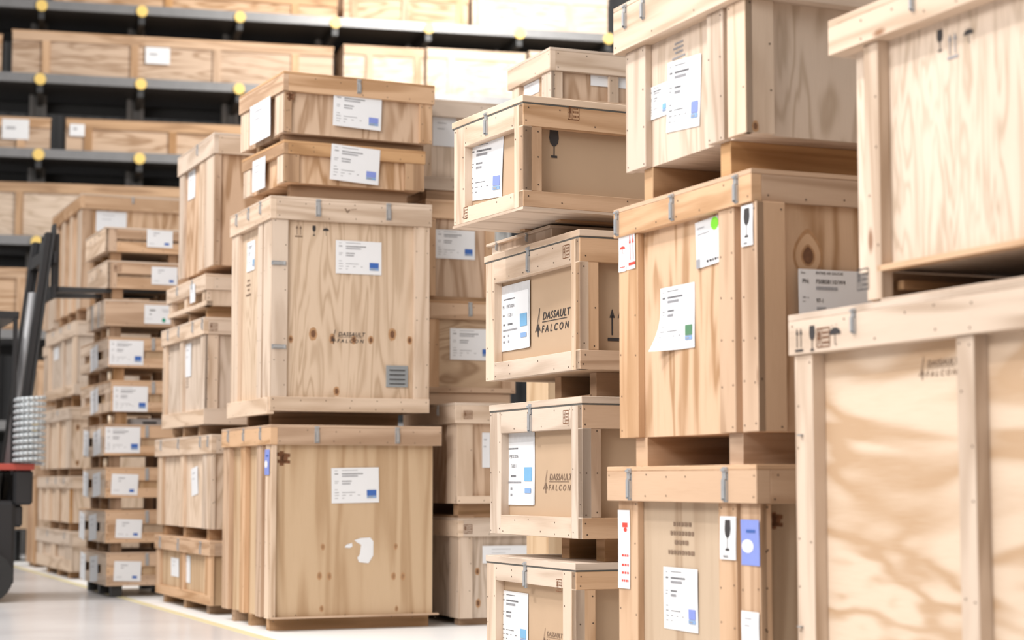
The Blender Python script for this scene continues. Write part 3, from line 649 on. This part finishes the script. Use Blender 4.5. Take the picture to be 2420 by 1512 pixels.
D5.v('F', 1000, 1020); D5.v('F', 1180, 1200); D5.label('F', (1022, 278, 1078, 346), 'plain'); D5.rail('F', D5.h, D5.h+.09)

# ---------------- stack T: tall crate and trays
T1 = Crate('wooden_crate', 'big tan plywood crate on the floor with a torn white sheet on its front', 640, 12.0, 526, 1038, 1003, 1464, 0, yrim=1050, board='pine_mid', panel='ply_mid', t=.035, e=.012, skids=(541, 579, 622), sw=.075, cat='crate')
T1.v('L', 526, 540); T1.v('L', 567, 578); T1.v('L', 605, 617); T1.v('L', 626, 645, mat='pine_pale'); T1.rail('F', T1.h, T1.h+.012, name='sheet_edge')
for p in (538, 574, 614): T1.latch('L', p, 30)
for p in (747, 938): T1.latch('F', p, 38)
T1.label('F', (783, 1105, 895, 1188), 'std', rot=1); T1.label('F', (806, 1270, 882, 1331), 'torn', name='torn_sheet'); T1.sym('F', 'dark', 669, 1083, 34, on='panel')
T1.label('L', (627, 1062, 638, 1122), 'violet', on='batten', name='violet_tag')
T1.knots('F', [(763, 1292, 6), (935, 1291, 6), (755, 1361, 7), (778, 1361, 7), (930, 1361, 7), (952, 1362, 7), (760, 1438, 6), (937, 1438, 5)], on='panel', core='soft_knot')
T2 = Crate('wooden_crate', 'tall pale plywood crate with stencilled logo, row of knots and small grey vent', 640, 12.0, 546, 1015, 462, 970, T1.top, yrim=516, board='pine_pale', panel='ply_warm', t=.028, e=.012, sinset=.10, skids=(552, 603), sw=.05, cat='crate', skidmat='skid')
T2.body.data.materials[0] = M['ply_tall'] = wood('tall_crate_plywood', (0.70, 0.545, 0.41), (0.50, 0.325, 0.19), su=.8, sv=6, rings=52, con=.38, distort=.9)
T2.v('L', 547, 563); T2.v('L', 608, 618); T2.v('L', 622, 640); T2.v('F', 641, 680); T2.v('F', 979, 1015)
T2.rail('F', T2.h, T2.pyz(936), name='bottom_rail', th=.008); T2.rail('L', T2.h-.02, T2.pyz(938), name='bottom_rail', th=.02)
for p in (558, 586, 614): T2.latch('L', p, 30)
for p in (750, 917): T2.latch('F', p, 40)
for p, y in ((640, 622), (636, 819)): T2.latch('F', 674, 34, rim=False, py=y, horiz=True)
for p in (551, 600): T2.latch('L', p, 26, rim=False, py=952)
# vent
a, z, w, h, off = T2.place('F', (912, 864, 963, 915), 'panel'); bm = bmesh.new(); box(bm, a-w/2, a+w/2, off-.008, off, z-h/2, z+h/2)
v_ = link('vent_plate', bm, 'vent', T2.root, .001); bm = bmesh.new()
for k in range(4): 
    zz = z-h*.32+k*h*.21; box(bm, a-w*.36, a+w*.36, off-.016, off-.008, zz, zz+h*.07); box(bm, a-w*.36, a+w*.36, off-.0085, off-.0081, zz-h*.05, zz, 0, 1)
link('vent_louvre', bm, ['vent', 'ink'], v_)
T2.sym('F', 'arrows', 706, 546, 28, mat='faded_ink', sx=.8); T2.sym('F', 'glass', 742, 545, 24, sx=.9); T2.sym('F', 'umbrella', 770, 547, 18, sx=1.0); T2.sym('F', 'logo', 820, 797, 29, sx=.98)
T2.label('F', (793, 570, 901, 648), 'std'); T2.sym('F', 'vee', 829, 497, 14, on='rim', sx=2)
T2.label('L', (585, 570, 603, 640), 'stdc'); T2.sym('L', 'lines', 588, 680, 40, sx=.9)
T2.knots('F', [(687, 801, 7), (740, 789, 12), (785, 800, 9), (836, 803, 8), (876, 803, 8), (927, 790, 12), (968, 804, 8), (795, 924, 9)])
T3 = Crate('tray_crate', 'shallow orange pine tray crate resting directly on the tall vented crate', 672, 12.05, 574, 1003, 330, 428, T2.top, yaw=26, board='pine_orange', panel='ply_warm', yrim=362, t=.025, e=.006, skids=(600, 655), sw=.06, sinset=.08, cat='shallow crate')
T3.v('F', 672, 708); T3.v('F', 958, 1003); T3.v('L', 655, 672, mat='pine_pale'); T3.v('L', 576, 592, mat='pine_pale'); T3.label('F', (781, 347, 896, 431), 'stdv', on='rim', rot=-3); T3.label('L', (598, 355, 628, 440), 'plain', on='rim', zz=(T3.h+.01, T3.H-.05))
T4 = Crate('tray_crate', 'shallow tray crate with white label, topmost of the stack above the vented crate', 672, 12.0, 570, 1022, 168, 310, T3.top, yaw=26, board='pine_mid', panel='ply_warm', yrim=214, t=.025, e=.012, skids=(600, 655), sw=.06, cat='shallow crate', lidmat='pine_orange')
T4.v('F', 672, 690); T4.v('F', 993, 1022); T4.v('L', 650, 672, mat='pine_pale'); T4.v('L', 570, 588, mat='pine_pale'); T4.latch('F', 848, 34)
T4.label('F', (787, 222, 901, 303), 'stdv', on='batten', rot=-2); T4.label('L', (592, 255, 640, 340), 'plain', on='rim', zz=(T4.h+.01, T4.H-.12)); T4.sym('F', 'dark', 686, 228, 20, on='batten')

# ---------------- stack C
C1 = Crate('wooden_crate', 'dented tan crate with two small white sheets, on the floor beside the shallow crates', 498, 13.5, 368, 535, 1278, 1432, 0, yrim=1314, board='pine_mid', panel='ply_mid', skids=(380, 428, 482), sw=.09, cat='crate', Wm=0.9)
for p in (378, 421, 474): C1.latch('L', p, 30)
C1.label('L', (405, 1318, 424, 1362), 'plain'); C1.label('L', (433, 1312, 451, 1376), 'plain'); C1.rail('L', C1.h, C1.h+.07)
C1.v('L', 368, 377); C1.v('L', 425, 433); C1.v('L', 484, 498)
C2 = Crate('wooden_crate', 'pale crate with four lid latches, directly on the dented tan floor crate', 501, 13.5, 369, 532, 1026, 1251, C1.top, yrim=1071, board='pine_pale', panel='ply_mid', skids=(378, 427, 482), sw=.08, cat='crate', Wm=0.9)
C2.body.data.materials[0] = M['ply_pale']
for p in (380, 421, 473, 491): C2.latch('L', p, 26)
C2.v('L', 372, 383); C2.v('L', 425, 433); C2.v('L', 478, 487); C2.v('L', 488, 501); C2.v('F', 501, 510); C2.label('L', (453, 1104, 469, 1170), 'plain', rot=6)
C3 = Crate('wooden_crate', 'pale crate with burnt stamp on its top right rail, left of the tall vented crate', 483, 13.6, 384, 566, 749, 1002, C2.top, yrim=789, board='pine_pale', panel='ply_pale', skids=(401, 425, 461), sw=.06, cat='crate', Wm=0.9)
for p in (397, 422, 455, 478): C3.latch('L', p, 26)
C3.v('L', 385, 391); C3.v('L', 424, 431); C3.v('L', 473, 484); C3.v('F', 484, 516); C3.rail('F', C3.h, C3.pyz(964)); C3.rail('L', C3.h, C3.pyz(966)); C3.sym('F', 'brand', 505, 772, 17, on='rim', sx=.7)
C3.label('L', (439, 812, 453, 890), 'plain'); C3.sym('L', 'dots', 400, 850, 30); C3.sym('L', 'lines', 443, 905, 22, sx=.9)
C4 = Crate('flat_crate', 'low pale crate with openings in its side, under the tall narrow crate', 488, 13.6, 398, 572, 647, 721, C3.top, board='pine_pale', panel='ply_pale', yrim=684, t=.05, skids=(403, 439, 479), sw=.05, cat='flat crate', Wm=0.9)
C4.v('L', 400, 406); C4.v('L', 436, 442); C4.v('L', 478, 488); C4.rail('L', C4.h, C4.h+.035); C4.label('F', (534, 658, 549, 714), 'plain'); C4.body.data.materials[0] = M['ply_mid']; C4.v('F', 488, 572)
for p in (420, 455): C4.latch('L', p, 22)
C4.label('L', (450, 672, 462, 715), 'plain', on='rim', name='document_pouch')
C5 = Crate('wooden_crate', 'tall narrow crate with warm plywood end, high up left of the two shallow trays', 507, 13.6, 423, 620, 313, 625, C4.top, yrim=362, board='pine_pale', panel='ply_warm', skids=(435, 474), sw=.05, cat='crate', Wm=0.85)
C5.v('L', 424, 434); C5.v('L', 470, 481); C5.v('L', 484, 507); C5.v('F', 507, 523, mat='pine_mid'); C5.label('L', (446, 395, 462, 470), 'plain')
C5.latch('L', 466, 26)

# ---------------- stack B: nine shallow crates
Bs = []
spec = [  # xl, xc, xr, yt, yb, label bbox, slot(y0,y1,x0,x1) , kind, closed
 (189, 251, 440, 1306, 1385, (269, 1326, 333, 1373), None, 'small'),
 (187, 249, 440, 1205, 1283, (273, 1227, 335, 1271), None, 'small'),
 (196, 249, 440, 1104, 1176, (263, 1120, 326, 1169), None, 'small'),
 (197, 246, 440, 1002, 1076, (248, 1009, 331, 1070), None, 'std'),
 (191, 262, 445, 898, 972, (267, 913, 349, 972), None, 'std'),
 (191, 256, 445, 795, 867, (258, 804, 339, 862), None, 'std'),
 (205, 248, 446, 707, 769, (341, 721, 403, 765), 'closed', 'dot'),
 (207, 253, 446, 615, 680, (358, 631, 419, 673), (645, 651, 277, 425), 'small'),
 (203, 249, 446, 535, 593, (347, 543, 408, 585), (560, 566, 277, 425), 'small')]
wordsB = ['lowest, on dark blocks at the floor', 'second from the floor', 'third from the floor', 'fourth from floor, with large label', 'fifth from floor, with large label', 'sixth from floor, with round knot', 'closed side and green dot label', 'long slot and burnt stamp', 'topmost, long slot and white label']
base = 0
for i, (xl, xc, xr, yt, yb, lb, slot, kind) in enumerate(spec):
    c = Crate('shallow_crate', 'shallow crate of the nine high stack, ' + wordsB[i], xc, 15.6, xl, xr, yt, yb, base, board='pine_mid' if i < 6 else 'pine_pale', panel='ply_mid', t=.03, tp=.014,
              group='nine shallow crates stacked beside the aisle', cat='shallow crate', blocks=((0, 1), (0, .5, 1)), skidmat='skid' if i else 'steel_dark', sinset=.02)  # upper foot blocks in dark wood: gap shade put into their colour
    base = c.top; H, h, W, L = c.H-c.tp, c.h, c.W, c.L; d = (H-h)
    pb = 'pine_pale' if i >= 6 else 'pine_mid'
    if slot and slot != 'closed':
        xs = c.hit('F', 277, c.midpy('F'))[0]
        c.rail('F', H-d*.42, H, name='top_board', mat='pine_mid', a=(xs, W)); c.rail('F', h, H-d*.56, name='bottom_board', mat='pine_mid', a=(xs, W)); c.v('F', xc, 277, name='end_block', mat='pine_mid')
        c.rail('L', h, H, name='side_board', mat='pine_pale'); 
        for k in range(3): c.sym('L', ('glass', 'arrows', 'umbrella')[k], xl+12+k*10, (yt+yb)/2+14-k*9, 15, on='batten', sx=.8)
    elif slot == 'closed':
        c.rail('F', h, H, name='front_board', mat='pine_mid'); c.rail('L', h, H, name='side_board', mat='pine_pale')
        for p in (219, 233): c.v('L', p, p+2, th=.006, name='strap', mat='zinc')
    else:
        c.rail('F', H-d*.40, H, name='top_board'); c.rail('F', h, h+d*.33, name='bottom_board'); c.v('F', xc, lb[2]+1, name='front_block', z0=h+d*.33, z1=H-d*.40)
        c.rail('L', H-d*.36, H, name='top_board', mat='pine_pale'); c.rail('L', h, h+d*.34, name='bottom_board', mat='pine_pale'); c.v('L', xc-13, xc, name='post', mat='pine_pale'); c.v('L', xl+1, xl+9, name='post', mat='pine_pale'); c.v('L', xl+22, xl+30, name='post', mat='pine_pale')
        c.latch('F', 362 if i > 3 else 347, 28, rim=False)
        c.label('L', (xl+24, yt+12, xl+42, yb+2), 'plain', on='batten', name='document_pouch', rot=4, zz=(h+.01, H-.03))
        if i < 4: c.label('L', (xl+1, yt+10, xl+14, yb+2), 'plain', on='batten', name='paper_tag', rot=-4, zz=(h+.005, H-.02))
    c.label('F', lb, kind, on='batten', rot=(-2 if kind == 'small' and i < 3 else 0))
    if slot and i == 7: c.sym('F', 'brand', 278, 634, 15, on='batten', sx=.75)
    if i == 5: c.knots('F', [(355, 855, 5)], on='batten')
    if i in (3, 4, 5, 6, 2):   # pale pegs and folded papers lying on the lid, in the gap under the next crate
        Bs.append((c, i))
    else: Bs.append((c, i))
# pegs seen in the gaps
for (c, i), xs in zip([Bs[2], Bs[3], Bs[4], Bs[5]], [(255, 268), (266,), (265,), (263,)]):
    for k, px in enumerate(xs):
        a = c.hit('F', px, c.midpy('F'))[0]; bm = bmesh.new(); nxt = Bs[i+1][0]; hh = min(nxt.h*.8, .075)
        tube(bm, (0, 0, 0), (0, 0, hh), .018, 10)
        p = c.root.matrix_basis @ Vector((a, .12, c.H)); p = Vector((c.P.x, c.P.y, c.base)) + c.r*a + c.d*.12 + Vector((0, 0, c.H))
        o = link('wooden_peg', bm, 'brass'); o.location = p
        tag(o, 'pale peg in the gap %s' % ('above the third shallow crate, ' + ('left one' if k == 0 else 'right one') if i == 2 else 'above the %s shallow crate from the floor' % {3: 'fourth', 4: 'fifth', 5: 'sixth'}[i]), 'peg', 'pegs between the shallow crates')
# grey device box and white roll in two gaps
c = Bs[3][0]; a = c.hit('F', 345, c.midpy('F'))[0]
bm = bmesh.new(); box(bm, -.11, .16, -.05, .05, 0, .055); box(bm, .0, .12, -.055, -.05, .01, .03, 0, 1); o = link('instrument_box', bm, ['pouch', 'black'], None, .004); o.rotation_euler = (0, 0, c.th); o.location = Vector((c.P.x, c.P.y, c.base+c.H)) + c.r*a + c.d*.2
tag(o, 'grey instrument box lying in the gap above the fourth shallow crate from the floor', 'box')
c = Bs[4][0]; 
c = Bs[5][0]

# ---------------- stack A
A1 = Crate('wooden_crate', 'low whitish crate on the floor, directly left of the lowest shallow crates', 165, 18.5, 86, 240, 1256, 1352, 0, yrim=1290, board='pine_pale', panel='ply_pale', skids=(105, 130, 155), sw=.09, cat='crate', Wm=1.0)
A1.v('L', 88, 100); A1.v('L', 120, 130); A1.v('L', 152, 165); A1.rail('L', A1.h, A1.h+.12); A1.latch('L', 112, 16); A1.latch('L', 152, 16)
A2 = Crate('wooden_crate', 'battened crate standing on the low whitish floor crate left of the shallow crates', 165, 18.5, 90, 240, 1125, 1236, A1.top, yrim=1154, board='pine_pale', panel='ply_pale', skids=(112, 134, 156), sw=.07, cat='crate', Wm=1.0)
for p in (92, 110, 132, 157): A2.v('L', p, p+7)
A2.v('F', 165, 172, mat='pine_orange')
for p in (112, 132, 151): A2.latch('L', p, 16)
A3 = Crate('wooden_crate', 'crate with small black marks down its side, left of the shallow crate stack', 163, 18.5, 97, 240, 961, 1106, A2.top, yrim=990, board='pine_pale', panel='ply_pale', skids=(108, 130, 156), sw=.06, cat='crate', Wm=1.0)
for p, q in ((98, 104), (109, 115), (133, 139), (156, 163)): A3.v('L', p, q)
A3.sym('L', 'dots', 129, 1035, 40, sx=.15); A3.knots('F', [(184, 1010, 6), (183, 1093, 5)]); A3.latch('L', 136, 14)
A4 = Crate('wooden_crate', 'pale crate with wide bottom rail and small white sheet, under the tall ribbed crate', 177, 18.5, 110, 245, 758, 931, A3.top, yrim=792, board='pine_pale', panel='ply_pale', skids=(125, 143, 163), sw=.05, cat='crate', Wm=1.0)
for p, q in ((112, 118), (145, 150), (170, 177)): A4.v('L', p, q)
A4.rail('L', A4.h, A4.h+.10); A4.rail('F', A4.h, A4.h+.10); A4.label('L', (128, 822, 140, 850), 'plain')
for p in (125, 143, 163): A4.latch('L', p, 14)
A5 = Crate('wooden_crate', 'tall ribbed crate with white label, behind the topmost of the nine shallow crates', 192, 18.6, 125, 445, 457, 727, A4.top, yrim=492, board='pine_mid', panel='ply_warm', skids=(135, 155, 175), sw=.08, cat='crate', lidmat='pine_pale')
for p, q in ((126, 134), (146, 152), (164, 170), (182, 192)): A5.v('L', p, q, mat='pine_pale')
A5.v('F', 192, 215); A5.label('F', (227, 500, 299, 548), 'plain'); A5.latch('F', 312, 16)

# ---------------- stack G: farthest crates of the row, seen as slivers
gs = [('tall slim crate on the floor beside the forklift, farthest of the aisle row', 82, 21.0, 62, 110, 1102, 1338, 1130), ]
G1 = Crate('wooden_crate', 'tall slim pine crate on the floor just right of the box with recycling mark', 82, 21.0, 62, 130, 1102, 1332, 0, yrim=1126, board='pine_mid', panel='ply_pale', skids=(.3, .8), cat='crate', Wm=0.8)
G1.v('L', 63, 69); G1.v('L', 76, 82)
G2 = Crate('wooden_crate', 'crate seen as a narrow sliver left of the crate with small black marks', 108, 20.6, 92, 170, 960, 1096, G1.top, yrim=985, board='pine_pale', panel='ply_pale', skids=(.3, .8), cat='crate', Wm=0.8)
G2.v('L', 93, 98); G2.v('L', 102, 108)
G3 = Crate('wooden_crate', 'crate seen as a narrow sliver left of the crate with a wide bottom rail', 117, 20.6, 103, 180, 815, 940, G2.top, yrim=838, board='pine_pale', panel='ply_pale', skids=(.3, .8), cat='crate', Wm=.8); G3.v('L', 104, 108); G3.v('L', 112, 117)
G4 = Crate('wooden_crate', 'crate wrapped behind the tall ribbed one, highest of the farthest stack', 124, 20.6, 104, 200, 575, 775, G3.top, yrim=610, board='pine_pale', panel='ply_pale', skids=(.3, .8), cat='crate', Wm=.8); G4.v('L', 106, 110)
G4.label('L', (106, 600, 116, 640), 'plain', name='document_pouch')

# ================================================================ CANTILEVER RACK
RY = math.radians(14.0)
rr = Vector((math.cos(RY), math.sin(RY), 0)); rd = Vector((-math.sin(RY), math.cos(RY), 0))
RP = at(95, 182, 24.5); RP0 = Vector((RP.x, RP.y, 0))
rack = empty('cantilever_rack', RP0, RY); tag(rack, 'tall grey cantilever storage rack with yellow arm caps across the back of the hall', 'storage rack')
def rloc(px, py):
    R = Matrix.Rotation(-RY, 3, 'Z'); o = R @ (CAM-RP0); d = R @ ray(px, py); t = -o.y/d.y; p = o+d*t; return p.x, p.z
lev = [rloc(100, 8)[1], rloc(95, 182)[1], rloc(92, 360)[1], rloc(90, 566)[1], rloc(85, 788)[1], rloc(80, 1003)[1], rloc(80, 1175)[1]]
sp = rloc(333, 192)[0]
x0r, x1r = -3*sp, rloc(1452, 80)[0]
ncol = int((x1r-x0r)/sp)+1
for i in range(ncol):
    x = x0r + i*sp
    bm = bmesh.new()
    for dx in (-.14, .03): box(bm, x+dx-.0, x+dx+.06, .9, 1.12, 0, lev[0]+1.1, 2)
    box(bm, x-.08, x+.03, .98, 1.04, 0, lev[0]+1.1, 2)
    link('upright', bm, 'steel_post', rack)
    for z in lev:
        bm = bmesh.new(); box(bm, x-.04, x+.04, .02, 1.0, z-.2, z-.07, 1); am = link('arm', bm, 'steel_dark', rack)
        bm = bmesh.new(); tube(bm, (x, -.03, z-.03), (x, .03, z-.03), .075, 14); link('end_cap', bm, 'yellow', am)
for z in lev:
    bm = bmesh.new(); box(bm, x0r-.2, x1r+.1, .0, .06, z-.07, z+.05, 0); link('shelf_beam', bm, 'steel_grey', rack)
    bm = bmesh.new(); box(bm, x0r-.2, x1r+.1, .06, 1.5, z-.06, z+.0, 0); link('shelf_deck', bm, 'steel_dark', rack)
    bm = bmesh.new(); box(bm, x0r-.2, x1r+.1, 1.45, 1.5, z-.2, z+.0, 0); link('rear_beam', bm, 'steel_dark', rack)
def rcrate(label, px0, px1, y0, li, bat, board='pine_mid', panel='ply_warm', lab=(), yr=None, dep=.9, setback=.08, feet=.05):
    z = lev[li]; a, zt = rloc(px0, y0); b, _ = rloc(px1, y0)
    r = empty('long_crate', RP0+rr*a+rd*setback+Vector((0, 0, z)), RY); tag(r, label, 'crate')
    W = b-a; H = max(zt-z, .2)
    bm = bmesh.new(); box(bm, 0, W, .02, dep, feet, H-.02, 0); link('body', bm, panel, r)
    bm = bmesh.new(); box(bm, -.01, W+.01, -.01, dep+.01, H-.02, H, 0); lid = link('lid', bm, board, r)
    bm = bmesh.new(); box(bm, 0, W, -.01, .02, H-.13 if H > .3 else H-.08, H-.02, 0); link('lid_board', bm, board, lid)
    for p in bat:
        x = rloc(p, y0)[0]-a; 
        if x < 0: x = 0.05
        bm = bmesh.new(); box(bm, x-.05, x+.05, -.01, .02, 0, H-.02 - (.11 if H > .3 else .06), 2); link('batten', bm, board, r)
        bm = bmesh.new(); box(bm, x-.05, x+.05, .02, dep, 0, feet, 1); link('skid', bm, board, r)
    for (q0, w0, q1, w1) in lab:
        xa, za = rloc(q0, w0); xb, zb = rloc(q1, w1); bm = bmesh.new(); box(bm, xa-a, xb-a, -.014, -.012, zb-z, za-z); box(bm, xa-a+.05, (xa+xb)/2-a, -.0145, -.014, (za+zb)/2-z, (za+zb)/2-z+.03, 0, 1); link('shipping_label', bm, ['paper', 'grey_ink'], r)
    return r
rcrate('long orange crate on the top shelf at the left', 125, 800, -50, 0, (140, 400, 700), 'pine_orange', 'ply_warm')
rcrate('long tan crate on the top shelf in the middle', 815, 1110, -35, 0, (840, 960, 1090), 'pine_mid', 'ply_warm')
rcrate('bright white crate on the top shelf at the right end', 1120, 1440, -30, 0, (1140, 1350), 'pine_pale', 'ply_pale')
rcrate('wide tan crate with round white label on the second shelf', 30, 790, 66, 1, (110, 320, 515, 700), 'pine_mid', 'ply_warm', [(345, 108, 402, 150)])
rcrate('end of a crate beyond the gap at the far left of the second shelf', -200, 5, 66, 1, (-150, -20), 'pine_mid', 'ply_warm')
rcrate('pale crate with diagonal shade right of the gap on the second shelf', 815, 1005, 102, 1, (875, 990), 'pine_mid', 'ply_pale')
rcrate('overlit white crate on the second shelf in the middle', 1012, 1245, 110, 1, (1070, 1230), 'pine_pale', 'ply_pale')
rcrate('overlit white crate at the right end of the second shelf', 1255, 1440, 118, 1, (1270, 1420), 'pine_pale', 'ply_pale')
rcrate('short crate with a white sheet at the left of the third shelf', -80, 120, 268, 2, (-60, 50), 'pine_mid', 'ply_warm', [(5, 278, 68, 328)])
rcrate('long low orange crate with reddish label on the third shelf', 157, 575, 276, 2, (210, 410), 'pine_orange', 'ply_warm', [(165, 290, 200, 320)])
rcrate('long low crate on the third shelf behind the two trays', 590, 960, 300, 2, (640, 900), 'pine_orange', 'ply_warm')
rcrate('large pale crate with brown lid boards on the fourth shelf', -120, 640, 422, 3, (-60, 47, 300, 560), 'pine_orange', 'ply_pale')
rcrate('brown crate behind the forklift mast on the fifth shelf', -90, 62, 628, 4, (-70, 50), 'pine_mid', 'ply_warm')
rcrate('brown crate right of the forklift mast on the fifth shelf', 66, 170, 640, 4, (75, 150), 'pine_mid', 'ply_warm')
rcrate('pale crate with one latch behind the forklift on the sixth shelf', 45, 160, 850, 5, (60, 98), 'pine_mid', 'ply_mid')
rcrate('pale crate behind the forklift on the lowest shelf', 40, 160, 1035, 6, (60, 98), 'pine_mid', 'ply_mid')
# box with a recycling mark on the floor below the rack
bp_ = ground(45, 1300); 
rb = empty('cardboard_box', Vector((at(22, 1200, 22.6).x, 22.6, 0)), math.radians(10)); tag(rb, 'large tan cardboard box with recycling mark on a dark pallet behind the forklift', 'box')
bz0 = at(22, 1250, 22.6).z; bz1 = at(22, 1150, 22.6).z
bm = bmesh.new(); box(bm, -.25, .3, 0, .8, bz0, bz1, 0); link('carton', bm, 'card', rb, .004)
bm = bmesh.new()
for x in (-.25, -.02, .2): box(bm, x, x+.1, 0, .8, 0, bz0-.02, 1)
box(bm, -.25, .3, 0, .8, bz0-.02, bz0, 0); link('pallet', bm, 'steel_dark', rb)
bm = bmesh.new()
for p in sym_recycle(): bm.faces.new([bm.verts.new((x*.15+.1, -.004, y*.15+(bz0+bz1)/2)) for x, y in p])
link('recycling_mark', bm, 'ink', rb)
bm = bmesh.new(); box(bm, -.25, .3, -.003, 0, (bz1-.06), bz1-.03); link('packing_tape', bm, 'pouch', rb)

# ================================================================ FORKLIFT (mast, carriage and one fork in view)
FY = 16.0
fp = at(40, 1100, FY); fk = empty('forklift', (fp.x, FY, 0), YAW); tag(fk, 'dark forklift at the left edge with raised fork and pale coiled hose', 'forklift')
def fx(px, py=900): return (at(px, py, FY).x - fp.x)/math.cos(YAW)*1.0
def fz(py): return at(40, py, FY).z
def lean(bm):
    for v in bm.verts: v.co.x += .115*(v.co.z-fz(900))
def part(name, mats, *bs, bev=.004):
    bm = bmesh.new()
    for b in bs: box(bm, *b)
    if 'mast' in name: lean(bm)
    return link(name, bm, mats, fk, bev)
part('mast_rail', 'black', (fx(32), fx(44), -.05, .07, .08, fz(572)))
part('mast_rail', 'black', (fx(32), fx(44), -.75, -.63, .08, fz(572)))
part('inner_mast', 'steel_dark', (fx(45), fx(52), -.04, .05, fz(960), fz(572)), (fx(45), fx(52), -.74, -.65, fz(960), fz(552)), (fx(45), fx(52), -.7, 0, fz(600), fz(575)))
part('mast_crossbar', 'black', (fx(33), fx(46), -.7, .02, fz(640), fz(610)))
part('mast_crossbar', 'black', (fx(33), fx(46), -.7, .02, fz(1010), fz(980)))
part('mast_crossbar', 'black', (fx(30), fx(46), -.7, .02, fz(1180), fz(1120)))
part('fork_carriage', 'black', (fx(84), fx(92), -.72, .04, fz(720), fz(690)), (fx(84), fx(92), -.72, .04, fz(640), fz(615)), (fx(84), fx(92), -.1, -.04, fz(720), fz(560)), (fx(84), fx(92), -.66, -.60, fz(720), fz(560)))
# forks: heel then tapering blade towards the stack of shallow crates
for y in (-.12, -.62):
    bm = bmesh.new(); z = fz(694); x0, x1 = fx(88), fx(88)+.95
    box(bm, x0, x0+.05, y, y+.12, z-.04, z+.45, 2)
    v = box(bm, x0, x1, y, y+.12, z-.035, z+.012, 0)
    for q in v:
        if q.co.x > x1-.01 and q.co.z < z: q.co.z = z-.004
    link('fork', bm, 'steel_dark', fk, .004)
# lift cylinder, hose coil
bm = bmesh.new(); tube(bm, (fx(38), -.34, .3), (fx(38), -.34, fz(700)), .045, 14); lean(bm); link('lift_cylinder', bm, 'steel_grey', fk)
bm = bmesh.new(); R_, n, turns = .115, 18, 11; zc0, zc1 = fz(1098), fz(950); pts = []
for i in range(n*turns+1):
    a = 2*math.pi*i/n; pts.append(Vector((fx(34)+R_*math.cos(a), -.95+R_*math.sin(a), zc0+(zc1-zc0)*i/(n*turns))))
for i in range(len(pts)-1): tube(bm, pts[i], pts[i+1], .016, 6)
link('coiled_hose', bm, 'hose', fk)
part('chassis', 'black', (fx(-260), fx(10), -.95, .25, .12, fz(1180)), (fx(-260), fx(-20), -.95, .25, fz(1190), fz(1120)), bev=.03)
part('battery_cover', 'truck_red', (fx(-200), fx(46), -.95, .1, fz(1112), fz(1098)))
part('motor_housing', 'black', (fx(5), fx(44), -.95, .1, fz(1190), fz(1112)), (fx(-5), fx(26), -.9, .05, fz(1240), fz(1190)), bev=.02)
part('overhead_guard', 'black', (fx(-250), fx(10), -.9, .2, 2.25, 2.31), (fx(0), fx(8), -.9, -.84, 1.0, 2.27), (fx(0), fx(8), .14, .2, 1.0, 2.27), (fx(-248), fx(-240), -.9, -.84, 1.0, 2.27), (fx(-248), fx(-240), .14, .2, 1.0, 2.27))
for x, y in ((fx(-22), -.98), (fx(-22), .28), (fx(-240), -.98), (fx(-240), .28)):
    bm = bmesh.new(); tube(bm, (x-.1, y-.09, .2), (x-.1, y+.09, .2), .2, 22); tube(bm, (x-.1, y-.1, .2), (x-.1, y+.1, .2), .09, 14, 1); link('wheel', bm, ['rubber', 'steel_grey'], fk)
